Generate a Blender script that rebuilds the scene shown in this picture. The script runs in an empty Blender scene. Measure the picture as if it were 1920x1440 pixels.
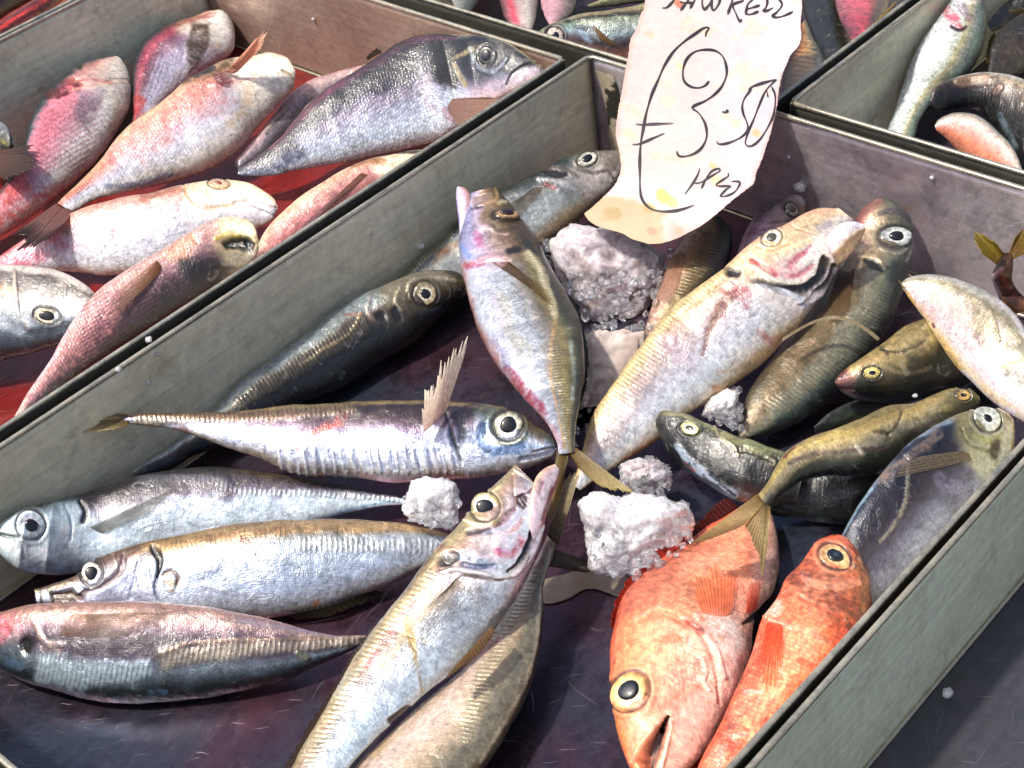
import bpy, math, random
import numpy as np
from mathutils import Vector, Matrix
from mathutils.bvhtree import BVHTree

# ------------------------------------------------------------------ camera
F_PX = 3030.0
XW = np.array([3818., 3051., -F_PX]); XW /= np.linalg.norm(XW)
YW = np.array([-3882., 1849., -F_PX]); YW -= XW*(XW@YW); YW /= np.linalg.norm(YW)
ZW = np.cross(XW, YW)
AT = np.stack([XW, YW, ZW], 0)                 # camera -> world
CAM = -0.95*(AT@np.array([0., 0., -1.]))
FWD = AT@np.array([0., 0., -1.])
sc = bpy.context.scene
cam = bpy.data.cameras.new('camera'); co = bpy.data.objects.new('camera', cam)
sc.collection.objects.link(co); sc.camera = co
co.matrix_world = Matrix([[*AT[i], CAM[i]] for i in range(3)] + [[0, 0, 0, 1]])
cam.sensor_width = 36.0; cam.lens = 36.0*F_PX/1920.0
cam.clip_start = 0.01; cam.clip_end = 50
# ------------------------------------------------------------------ light
SUN_EL, SUN_AZ = math.radians(64), math.radians(-58)     # azimuth from +Y towards +X
SD = Vector((math.sin(SUN_AZ)*math.cos(SUN_EL), math.cos(SUN_AZ)*math.cos(SUN_EL), math.sin(SUN_EL)))
w = bpy.data.worlds.new('World'); sc.world = w; w.use_nodes = True
nt = w.node_tree; sky = nt.nodes.new('ShaderNodeTexSky'); sky.sky_type = 'NISHITA'; sky.sun_disc = False
sky.sun_elevation = SUN_EL; sky.sun_rotation = SUN_AZ; sky.dust_density = 5.0; sky.air_density = 0.7; sky.ozone_density = 1.0
nt.links.new(sky.outputs[0], nt.nodes['Background'].inputs[0]); nt.nodes['Background'].inputs[1].default_value = 0.14
sl = bpy.data.lights.new('sun', 'SUN'); sl.energy = 3.9; sl.angle = math.radians(3.0); sl.color = (1, .94, .84)
so = bpy.data.objects.new('sun', sl); sc.collection.objects.link(so)
so.rotation_euler = SD.to_track_quat('Z', 'Y').to_euler()
sc.view_settings.view_transform = 'Standard'; sc.view_settings.look = 'None'
sc.view_settings.exposure = 0.38; sc.view_settings.gamma = 1.0
sc.render.engine = 'CYCLES'

# ------------------------------------------------------------------ helpers
FLOOR = -0.10
def ray(p):
    return AT@np.array([(p[0]-960)/F_PX, -(p[1]-720)/F_PX, -1.0])
def pt(p, z):
    r = ray(p); return CAM + r*((z-CAM[2])/r[2])
def rays(P):
    P = np.asarray(P, float)
    return np.stack([(P[:, 0]-960)/F_PX, -(P[:, 1]-720)/F_PX, -np.ones(len(P))], 1)@AT.T
def proj(V):
    q = (V-CAM)@AT                                # world -> camera
    return np.stack([960-F_PX*q[..., 0]/q[..., 2], 720+F_PX*q[..., 1]/q[..., 2]], -1)
def _h(i, j, k, s):
    n = (i*374761393 + j*668265263 + k*2147483647 + s*974634777) & 0xffffffff
    n = ((n ^ (n >> 13))*1274126177) & 0xffffffff
    return ((n ^ (n >> 16)) & 0xffff)/32767.5-1
def vn(P, s, seed=0):
    """value noise -1..1, s = cells per metre"""
    Q = P*s; I = np.floor(Q).astype(np.int64); f = Q-I; f = f*f*(3-2*f)
    r = 0
    for a in (0, 1):
        for b in (0, 1):
            for c in (0, 1):
                wt = (f[..., 0] if a else 1-f[..., 0])*(f[..., 1] if b else 1-f[..., 1])*(f[..., 2] if c else 1-f[..., 2])
                r = r + wt*_h(I[..., 0]+a, I[..., 1]+b, I[..., 2]+c, seed)
    return r
def hexc(h):
    h = h.lstrip('#'); return np.array([int(h[i:i+2], 16)/255 for i in (0, 2, 4)])
def lin(c):
    c = np.clip(c, 0, 1); return np.where(c <= .04045, c/12.92, ((c+.055)/1.055)**2.4)
def spl(pts, n):
    """smooth curve through points, n samples even by arc length"""
    P = np.array(pts, float)
    if len(P) > 2:
        E = np.vstack([2*P[0]-P[1], P, 2*P[-1]-P[-2]]); out = []
        for i in range(1, len(E)-2):
            t = np.linspace(0, 1, 16, endpoint=False)[:, None]
            a, b, c, d = E[i-1], E[i], E[i+1], E[i+2]
            out.append(.5*((2*b)+(-a+c)*t+(2*a-5*b+4*c-d)*t*t+(-a+3*b-3*c+d)*t**3))
        P = np.vstack(out+[P[-1:]])
    d = np.r_[0, np.cumsum(np.linalg.norm(np.diff(P, axis=0), axis=1))]
    s = np.linspace(0, d[-1], n)
    return np.stack([np.interp(s, d, P[:, k]) for k in range(P.shape[1])], 1)
def var(v, n):
    if np.isscalar(v): return np.full(n, float(v))
    v = np.array(v, float); return np.interp(np.linspace(0, 1, n), np.linspace(0, 1, len(v)), v)
def segd(P, pts):
    """distance of P (N,2) to polyline and parameter 0..1 along it"""
    pts = np.array(pts, float)
    if len(pts) == 1: return np.linalg.norm(P-pts[0], axis=1), np.zeros(len(P))
    best = np.full(len(P), 1e9); par = np.zeros(len(P)); n = len(pts)-1
    for i in range(n):
        a, b = pts[i], pts[i+1]; ab = b-a
        t = np.clip(((P-a)@ab)/max(ab@ab, 1e-9), 0, 1)
        d = np.linalg.norm(P-(a+t[:, None]*ab), axis=1)
        m = d < best; best[m] = d[m]; par[m] = (i+t[m])/n
    return best, par
def inpoly(P, poly):
    poly = np.array(poly, float); x, y = P[:, 0], P[:, 1]; c = np.zeros(len(P), bool); j = len(poly)-1
    for i in range(len(poly)):
        xi, yi = poly[i]; xj, yj = poly[j]
        if yi != yj:
            c ^= ((yi > y) != (yj > y)) & (x < (xj-xi)*(y-yi)/(yj-yi)+xi)
        j = i
    return c
def sm(x, a, b):
    t = np.clip((x-a)/(b-a), 0, 1); return t*t*(3-2*t)

# ------------------------------------------------------------------ materials
def mat(name):
    m = bpy.data.materials.new(name); m.use_nodes = True; nt = m.node_tree
    return m, nt, nt.nodes['Principled BSDF'], nt.links
def N(nt, t, **kw):
    n = nt.nodes.new(t)
    for k, v in kw.items():
        if k in n.inputs: n.inputs[k].default_value = v
        else: setattr(n, k, v)
    return n
def mixc(nt, fac, a, b, mode='MIX'):
    n = nt.nodes.new('ShaderNodeMix'); n.data_type = 'RGBA'; n.blend_type = mode
    for s, v in ((n.inputs[0], fac), (n.inputs[6], a), (n.inputs[7], b)):
        if hasattr(v, 'links') or isinstance(v, bpy.types.NodeSocket): nt.links.new(v, s)
        else: s.default_value = v
    return n.outputs[2]
def mth(nt, op, a, b=None, c=None, clamp=False):
    n = nt.nodes.new('ShaderNodeMath'); n.operation = op; n.use_clamp = clamp
    for i, v in enumerate((a, b, c)):
        if v is None: continue
        if isinstance(v, bpy.types.NodeSocket): nt.links.new(v, n.inputs[i])
        else: n.inputs[i].default_value = v
    return n.outputs[0]
def ramp(nt, fac, stops):
    n = nt.nodes.new('ShaderNodeValToRGB'); e = n.color_ramp.elements
    while len(e) < len(stops): e.new(.5)
    for i, (p, c) in enumerate(stops):
        e[i].position = p; e[i].color = (c, c, c, 1) if np.isscalar(c) else (*c, 1)
    nt.links.new(fac, n.inputs[0]); return n.outputs[0]

def skin_material(name, scale_len=.0022, scute_len=.0030, rough=.30, speck=.35, wet=.7):
    m, nt, b, L = mat(name)
    col = N(nt, 'ShaderNodeAttribute', attribute_name='col'); msk = N(nt, 'ShaderNodeAttribute', attribute_name='msk')
    sep = N(nt, 'ShaderNodeSeparateColor'); L.new(msk.outputs['Color'], sep.inputs[0])
    scu, scl, met = sep.outputs[0], sep.outputs[1], sep.outputs[2]
    uv = N(nt, 'ShaderNodeUVMap'); tc = N(nt, 'ShaderNodeTexCoord')
    sx = N(nt, 'ShaderNodeSeparateXYZ'); L.new(uv.outputs[0], sx.inputs[0])
    n1 = N(nt, 'ShaderNodeTexNoise', Scale=260.0, Detail=5.0, Roughness=.65); L.new(tc.outputs['Object'], n1.inputs['Vector'])
    n2 = N(nt, 'ShaderNodeTexNoise', Scale=900.0, Detail=3.0, Roughness=.7); L.new(tc.outputs['Object'], n2.inputs['Vector'])
    n3 = N(nt, 'ShaderNodeTexNoise', Scale=90.0, Detail=6.0, Roughness=.7, Distortion=1.2); L.new(tc.outputs['Object'], n3.inputs['Vector'])
    # muscle bands: fine transverse streaks
    mp = N(nt, 'ShaderNodeMapping'); mp.inputs['Scale'].default_value = (700, 90, 1); L.new(uv.outputs[0], mp.inputs[0])
    n4 = N(nt, 'ShaderNodeTexNoise', Scale=1.0, Detail=3.0, Roughness=.6); L.new(mp.outputs[0], n4.inputs['Vector'])
    mp6 = N(nt, 'ShaderNodeMapping'); mp6.inputs['Scale'].default_value = (.55, 1.5, 1); L.new(uv.outputs[0], mp6.inputs[0])
    # scales
    ms = N(nt, 'ShaderNodeMapping'); s = 1/scale_len; ms.inputs['Scale'].default_value = (s, s*1.15, 1); L.new(uv.outputs[0], ms.inputs[0])
    vo = N(nt, 'ShaderNodeTexVoronoi', Scale=1.0, Randomness=.45); L.new(ms.outputs[0], vo.inputs['Vector'])
    vs = N(nt, 'ShaderNodeSeparateColor'); L.new(vo.outputs['Color'], vs.inputs[0])
    # scutes
    ph = mth(nt, 'MULTIPLY', sx.outputs[0], 2*math.pi/scute_len)
    wob = mth(nt, 'ADD', mth(nt, 'MULTIPLY', mth(nt, 'SUBTRACT', n1.outputs[0], .5), 3.0), mth(nt, 'ADD', mth(nt, 'MULTIPLY', sx.outputs[1], 380.0), mth(nt, 'MULTIPLY', n3.outputs[0], 4.0)))
    wv = mth(nt, 'MULTIPLY_ADD', mth(nt, 'SINE', mth(nt, 'ADD', ph, wob)), .5, .5)
    wv = mth(nt, 'POWER', wv, .7)
    # colour
    c = mixc(nt, 1.0, col.outputs['Color'], ramp(nt, n1.outputs[0], [(.25, .72), (.5, 1.0), (.75, 1.25)]), 'MULTIPLY')
    c = mixc(nt, .4, c, ramp(nt, n2.outputs[0], [(.3, .6), (.5, 1.0), (.7, 1.4)]), 'MULTIPLY')
    c = mixc(nt, .5, c, ramp(nt, n4.outputs[0], [(.3, .7), (.7, 1.25)]), 'MULTIPLY')
    sf = ramp(nt, vo.outputs['Distance'], [(.05, 1.45), (.5, .8), (.8, .35)])
    c = mixc(nt, mth(nt, 'MULTIPLY', scl, .75), c, mixc(nt, 1.0, c, sf, 'MULTIPLY'))
    c = mixc(nt, mth(nt, 'MULTIPLY', scl, .5), c, mixc(nt, 1.0, c, ramp(nt, vs.outputs[0], [(0, .55), (1, 1.5)]), 'MULTIPLY'))
    c = mixc(nt, mth(nt, 'MULTIPLY', scu, mth(nt, 'MULTIPLY_ADD', n3.outputs[0], 1.2, .15)), c, mixc(nt, 1.0, c, ramp(nt, wv, [(0, .55), (.3, .95), (1, 1.22)]), 'MULTIPLY'))
    n6 = N(nt, 'ShaderNodeTexNoise', Scale=150.0, Detail=4.0, Roughness=.75, Distortion=1.5); L.new(mp6.outputs[0], n6.inputs['Vector'])
    c = mixc(nt, .75, c, ramp(nt, n6.outputs[0], [(.32, .5), (.48, 1.0), (.62, 1.05), (.75, 1.45)]), 'MULTIPLY')
    gl = ramp(nt, n3.outputs[0], [(.60, 0.0), (.72, 1.0)])
    c = mixc(nt, mth(nt, 'MULTIPLY', gl, speck), c, mixc(nt, .5, c, (.95, .93, .9, 1)))
    dk = ramp(nt, n3.outputs[0], [(.28, 1.0), (.40, 0.0)])
    c = mixc(nt, mth(nt, 'MULTIPLY', dk, speck), c, mixc(nt, 1.0, c, (.4, .36, .36, 1), 'MULTIPLY'))
    L.new(c, b.inputs['Base Color'])
    L.new(mth(nt, 'MULTIPLY', met, 1.35, clamp=True), b.inputs['Metallic'])
    L.new(mth(nt, 'MULTIPLY_ADD', n1.outputs[0], .3, rough-.12), b.inputs['Roughness'])
    b.inputs['Coat Weight'].default_value = wet; b.inputs['Coat Roughness'].default_value = .09
    b.inputs['Subsurface Weight'].default_value = 0.0
    h = mth(nt, 'MULTIPLY', n1.outputs[0], .5)
    h = mth(nt, 'MULTIPLY_ADD', n2.outputs[0], .25, h)
    h = mth(nt, 'MULTIPLY_ADD', n3.outputs[0], 2.6, h)
    h = mth(nt, 'MULTIPLY_ADD', n4.outputs[0], .25, h)
    h = mth(nt, 'SUBTRACT', h, mth(nt, 'MULTIPLY', mth(nt, 'MULTIPLY', vo.outputs['Distance'], scl), .9))
    h = mth(nt, 'ADD', h, mth(nt, 'MULTIPLY', mth(nt, 'MULTIPLY', wv, scu), 1.0))
    bp = N(nt, 'ShaderNodeBump', Strength=.55, Distance=.0006); L.new(h, bp.inputs['Height']); L.new(bp.outputs[0], b.inputs['Normal'])
    bc = N(nt, 'ShaderNodeBump', Strength=.6, Distance=.0006); L.new(h, bc.inputs['Height']); L.new(bc.outputs[0], b.inputs['Coat Normal'])
    return m
def fin_material():
    m, nt, b, L = mat('fin_membrane')
    col = N(nt, 'ShaderNodeAttribute', attribute_name='col'); tc = N(nt, 'ShaderNodeTexCoord')
    n1 = N(nt, 'ShaderNodeTexNoise', Scale=500.0, Detail=4.0); L.new(tc.outputs['Object'], n1.inputs['Vector'])
    c = mixc(nt, .7, col.outputs['Color'], ramp(nt, n1.outputs[0], [(.3, .85), (.7, 1.5)]), 'MULTIPLY')
    L.new(c, b.inputs['Base Color']); b.inputs['Roughness'].default_value = .35; b.inputs['Coat Weight'].default_value = .5; b.inputs['Coat Roughness'].default_value = .15
    tr = N(nt, 'ShaderNodeBsdfTranslucent'); L.new(c, tr.inputs[0]); mx = N(nt, 'ShaderNodeMixShader'); mx.inputs[0].default_value = .65
    L.new(b.outputs[0], mx.inputs[1]); L.new(tr.outputs[0], mx.inputs[2])
    tp = N(nt, 'ShaderNodeBsdfTransparent'); m2 = N(nt, 'ShaderNodeMixShader')
    al = N(nt, 'ShaderNodeAttribute', attribute_name='msk'); sp = N(nt, 'ShaderNodeSeparateColor'); L.new(al.outputs['Color'], sp.inputs[0])
    L.new(sp.outputs[0], m2.inputs[0])
    L.new(tp.outputs[0], m2.inputs[1]); L.new(mx.outputs[0], m2.inputs[2])
    L.new(m2.outputs[0], nt.nodes['Material Output'].inputs[0])
    return m
def attr_material(name, rough=.2, coat=1.0, metal=0.0, bump=0.0, scale=400, mixn=.6):
    m, nt, b, L = mat(name)
    col = N(nt, 'ShaderNodeAttribute', attribute_name='col'); tc = N(nt, 'ShaderNodeTexCoord')
    n1 = N(nt, 'ShaderNodeTexNoise', Scale=float(scale), Detail=4.0); L.new(tc.outputs['Object'], n1.inputs['Vector'])
    L.new(mixc(nt, mixn, col.outputs['Color'], ramp(nt, n1.outputs[0], [(.3, .65), (.7, 1.3)]), 'MULTIPLY'), b.inputs['Base Color'])
    b.inputs['Roughness'].default_value = rough; b.inputs['Coat Weight'].default_value = coat; b.inputs['Coat Roughness'].default_value = .04
    b.inputs['Metallic'].default_value = metal
    if bump:
        bp = N(nt, 'ShaderNodeBump', Strength=bump, Distance=.001); L.new(n1.outputs[0], bp.inputs['Height']); L.new(bp.outputs[0], b.inputs['Normal'])
    return m
def steel_material(name, base, dirt, stain=.3, metal=.8, rough=.38, tint2=None, scr=1.0, sscale=9.0):
    m, nt, b, L = mat(name); tc = N(nt, 'ShaderNodeTexCoord')
    n1 = N(nt, 'ShaderNodeTexNoise', Scale=sscale, Detail=6.0, Roughness=.6, Distortion=.6); L.new(tc.outputs['Object'], n1.inputs['Vector'])
    n2 = N(nt, 'ShaderNodeTexNoise', Scale=140.0, Detail=5.0, Roughness=.7); L.new(tc.outputs['Object'], n2.inputs['Vector'])
    n3 = N(nt, 'ShaderNodeTexNoise', Scale=38.0, Detail=8.0, Roughness=.75, Distortion=.3); L.new(tc.outputs['Object'], n3.inputs['Vector'])
    uv = N(nt, 'ShaderNodeUVMap')
    def scratch(freq, wd, bias, spread, keep, off):
        mp = N(nt, 'ShaderNodeMapping'); mp.inputs['Location'].default_value = (off, off*.7, 0); mp.inputs['Scale'].default_value = (freq, freq, 1); L.new(uv.outputs[0], mp.inputs[0])
        wn = N(nt, 'ShaderNodeTexNoise', Scale=2.2, Detail=1.0); L.new(mp.outputs[0], wn.inputs['Vector'])
        v = N(nt, 'ShaderNodeTexVoronoi', Scale=1.0); v.voronoi_dimensions = '2D'; L.new(mp.outputs[0], v.inputs['Vector'])
        d = N(nt, 'ShaderNodeVectorMath'); d.operation = 'SUBTRACT'; L.new(mp.outputs[0], d.inputs[0]); L.new(v.outputs['Position'], d.inputs[1])
        dx = N(nt, 'ShaderNodeSeparateXYZ'); L.new(d.outputs[0], dx.inputs[0]); cs = N(nt, 'ShaderNodeSeparateColor'); L.new(v.outputs['Color'], cs.inputs[0])
        an = mth(nt, 'MULTIPLY_ADD', cs.outputs[0], spread, bias)
        ln_ = mth(nt, 'SUBTRACT', mth(nt, 'MULTIPLY', dx.outputs[0], mth(nt, 'SINE', an)), mth(nt, 'MULTIPLY', dx.outputs[1], mth(nt, 'COSINE', an)))
        ln_ = mth(nt, 'ABSOLUTE', mth(nt, 'ADD', ln_, mth(nt, 'MULTIPLY', mth(nt, 'SUBTRACT', wn.outputs[0], .5), .16)))
        q = mth(nt, 'SUBTRACT', 1.0, mth(nt, 'DIVIDE', ln_, wd*freq), clamp=True)
        ll = mth(nt, 'SUBTRACT', .42, v.outputs['Distance'], clamp=True)
        return mth(nt, 'MULTIPLY', mth(nt, 'MULTIPLY', q, mth(nt, 'MULTIPLY', ll, 4.0, clamp=True)), mth(nt, 'LESS_THAN', cs.outputs[1], keep))
    s1 = scratch(38, .0003, .1, .8, .3, .3); s2 = scratch(75, .00022, 1.9, .9, .3, 5.1); s3 = scratch(22, .0003, -.4, 3.0, .3, 9.7)
    s = mth(nt, 'MULTIPLY', mth(nt, 'MAXIMUM', mth(nt, 'MAXIMUM', s1, s2), s3), ramp(nt, n1.outputs[0], [(.3, .1), (.6, 1.0)]))
    c = mixc(nt, ramp(nt, n1.outputs[0], [(.38, 0.0), (.60, 1.0)]), (*base, 1), (*(tint2 or dirt), 1))
    mb = N(nt, 'ShaderNodeMapping'); mb.inputs['Scale'].default_value = (7, 260, 1); L.new(uv.outputs[0], mb.inputs[0])
    nb = N(nt, 'ShaderNodeTexNoise', Scale=1.0, Detail=4.0, Roughness=.7); L.new(mb.outputs[0], nb.inputs['Vector'])
    c = mixc(nt, .45, c, ramp(nt, nb.outputs[0], [(.3, .65), (.7, 1.2)]), 'MULTIPLY')
    c = mixc(nt, .5, c, ramp(nt, n2.outputs[0], [(.3, .7), (.7, 1.2)]), 'MULTIPLY')
    c = mixc(nt, mth(nt, 'MULTIPLY', ramp(nt, n3.outputs[0], [(.53, 0.0), (.68, 1.0)]), stain), c, (*dirt, 1))
    c = mixc(nt, mth(nt, 'MULTIPLY', s, .55*scr), c, (.8, .78, .74, 1))
    L.new(c, b.inputs['Base Color'])
    L.new(mth(nt, 'MULTIPLY_ADD', ramp(nt, n3.outputs[0], [(.4, 0.0), (.68, 1.0)]), -.5*metal, metal), b.inputs['Metallic'])
    L.new(mth(nt, 'MULTIPLY_ADD', n1.outputs[0], .3, mth(nt, 'MULTIPLY_ADD', n2.outputs[0], .12, rough-.2)), b.inputs['Roughness'])
    h = mth(nt, 'MULTIPLY_ADD', s, 1.0, mth(nt, 'MULTIPLY', n1.outputs[0], 14.0))
    bp = N(nt, 'ShaderNodeBump', Strength=.3, Distance=.0008); L.new(h, bp.inputs['Height']); L.new(bp.outputs[0], b.inputs['Normal'])
    return m

# ------------------------------------------------------------------ object building
def link(o, parent=None, label=None, cat=None, group=None, kind=None):
    sc.collection.objects.link(o)
    if parent is not None:
        o.parent = parent
        if parent.type == 'EMPTY': o.matrix_parent_inverse = Matrix.Translation(-parent.location)
    if label: o['label'] = label
    if cat: o['category'] = cat
    if group: o['group'] = group
    if kind: o['kind'] = kind
    return o
def mesh(name, V, Fc, m, col=None, msk=None, uv=None, parent=None, smooth=True, **tags):
    me = bpy.data.meshes.new(name)
    V = np.ascontiguousarray(V, dtype=np.float32)
    Fc = [list(map(int, f)) for f in Fc] if not isinstance(Fc, np.ndarray) else Fc
    if isinstance(Fc, np.ndarray):
        me.vertices.add(len(V)); me.vertices.foreach_set('co', V.ravel())
        k = Fc.shape[1]; me.loops.add(Fc.size); me.loops.foreach_set('vertex_index', Fc.astype(np.int32).ravel())
        me.polygons.add(len(Fc)); me.polygons.foreach_set('loop_start', np.arange(0, Fc.size, k, dtype=np.int32))
        me.update(calc_edges=True); me.validate()
    else:
        me.from_pydata(V.tolist(), [], Fc); me.update()
    if smooth: me.polygons.foreach_set('use_smooth', np.ones(len(me.polygons), bool))
    me.materials.append(m)
    def ca(nm, A):
        a = me.color_attributes.new(nm, 'FLOAT_COLOR', 'POINT')
        A4 = np.ones((len(V), 4), np.float32); A4[:, :A.shape[1]] = A; a.data.foreach_set('color', A4.ravel())
    if col is not None: ca('col', lin(np.asarray(col)) if not np.isscalar(col) else col)
    if msk is not None: ca('msk', np.asarray(msk))
    if uv is not None:
        ul = me.uv_layers.new(name='UVMap'); li = np.zeros(len(me.loops), np.int32); me.loops.foreach_get('vertex_index', li)
        ul.data.foreach_set('uv', np.asarray(uv, np.float32)[li].ravel())
    o = bpy.data.objects.new(name, me); return link(o, parent, **tags)
def empty(name, loc, **tags):
    o = bpy.data.objects.new(name, None); o.empty_display_size = .02
    o.location = Vector(loc); link(o, **tags); return o
def gridf(n, m, wrap=False):
    i, j = np.meshgrid(np.arange(n-1), np.arange(m if wrap else m-1), indexing='ij'); j2 = (j+1) % m
    return np.stack([i*m+j, i*m+j2, (i+1)*m+j2, (i+1)*m+j], -1).reshape(-1, 4)

class Body:
    """A fish body (or jaw): two silhouette curves, a resting height, a roll about its axis and a thickness."""
    def __init__(s, top, bot, z, roll=12, r=.5, n=300, m=56, bounds=None, pw=1.0):
        s.n, s.m = n, m
        T = spl(top, n); B = spl(bot, n); M = (T+B)/2; zz = var(z, n); ph = np.radians(var(roll, n)); rr = var(r, n)
        for it in range(14):
            Rm = rays(M); Cn = CAM + Rm*((zz-CAM[2])/Rm[:, 2])[:, None]
            dep = (Cn-CAM)@FWD
            RT = rays(T); RB = rays(B)
            D = CAM+RT*(dep/(RT@FWD))[:, None]; Vv = CAM+RB*(dep/(RB@FWD))[:, None]
            q = D-Vv; gap = np.linalg.norm(q, axis=1)
            gi = np.maximum(gap, 1e-6)[:, None]; qh = q/gi
            bad = gap < .002
            if bad.any() and (~bad).any():
                idx = np.arange(n); good = idx[~bad]
                qh = qh[good[np.argmin(abs(idx[:, None]-good[None]), axis=1)]]
            k = 9; pad = np.vstack([qh[:1]]*k+[qh]+[qh[-1:]]*k); qh = np.stack([np.convolve(pad[:, c], np.ones(2*k+1)/(2*k+1), 'valid') for c in range(3)], 1)
            qh /= np.linalg.norm(qh, axis=1)[:, None]
            w_ = Cn-CAM; w_ /= np.linalg.norm(w_, axis=1)[:, None]
            b0 = -w_; b0 -= qh*np.sum(b0*qh, 1)[:, None]; b0 /= np.linalg.norm(b0, axis=1)[:, None]
            Tn = np.gradient(Cn, axis=0); Tn /= np.maximum(np.linalg.norm(Tn, axis=1), 1e-9)[:, None]
            ax = Tn[n//6:-n//6].mean(0); ax /= np.linalg.norm(ax)
            st = 1/np.maximum(.62, np.sqrt(np.maximum(0, 1-(b0@ax)**2)))
            a = qh*np.cos(ph)[:, None]-b0*np.sin(ph)[:, None]; b = b0*np.cos(ph)[:, None]+qh*np.sin(ph)[:, None]
            h = gap/2/np.sqrt(np.cos(ph)**2+(rr*st)**2*np.sin(ph)**2); t = rr*h*st
            th = np.pi*np.arange(2*m)/m
            ct = np.cos(th); sn = np.sin(th); sn = np.sign(sn)*np.abs(sn)**pw
            V = Cn[:, None]+(h[:, None]*ct)[..., None]*a[:, None]+(t[:, None]*sn)[..., None]*b[:, None]
            s.V = V; s.C = Cn; s.h = h; s.t = t; s.a = a; s.b = b
            if not bounds: break
            ex = np.maximum(V[..., 0]-bounds[1], V[..., 1]-bounds[3]).max(1)
            if ex.max() < .001: break
            e_ = np.maximum(ex, 0)*.55; kk = max(5, n//14); e_ = np.convolve(np.pad(e_, kk, 'edge'), np.hanning(2*kk+1)/np.hanning(2*kk+1).sum()*1.25, 'valid'); zz = zz+np.minimum(e_, .01)
            zz = np.minimum(zz, .012)
        if bounds:
            x0, x1, y0, y1, z0 = bounds
            V[..., 0] = np.clip(V[..., 0], x0, x1); V[..., 1] = np.clip(V[..., 1], y0, y1); V[..., 2] = np.maximum(V[..., 2], z0)
        s.u = np.linspace(0, 1, n); L = np.r_[0, np.cumsum(np.linalg.norm(np.diff(Cn, axis=0), axis=1))]
        s.L = L; s.near = V[:, :m+1]; s.v = ct[:m+1]
        s.px = proj(s.near).reshape(-1, 2)
        s.bvh = BVHTree.FromPolygons([Vector(p) for p in V.reshape(-1, 3)], [tuple(int(x) for x in f) for f in gridf(n, 2*m, True)[:, ::-1]])
    def hit(s, p, fallback=True):
        r = Vector(ray(p)).normalized(); loc, nor, i, d = s.bvh.ray_cast(Vector(CAM), r)
        if loc is None:
            if not fallback: return None, None
            k = np.argmin(np.linalg.norm(proj(s.C)-np.array(p), axis=1)); dd = (s.C[k]-CAM)@FWD
            rr_ = ray(p); return Vector(CAM+rr_*dd/(rr_@FWD)), -r
        if nor.dot(r) > 0: nor = -nor
        return loc, nor

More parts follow.
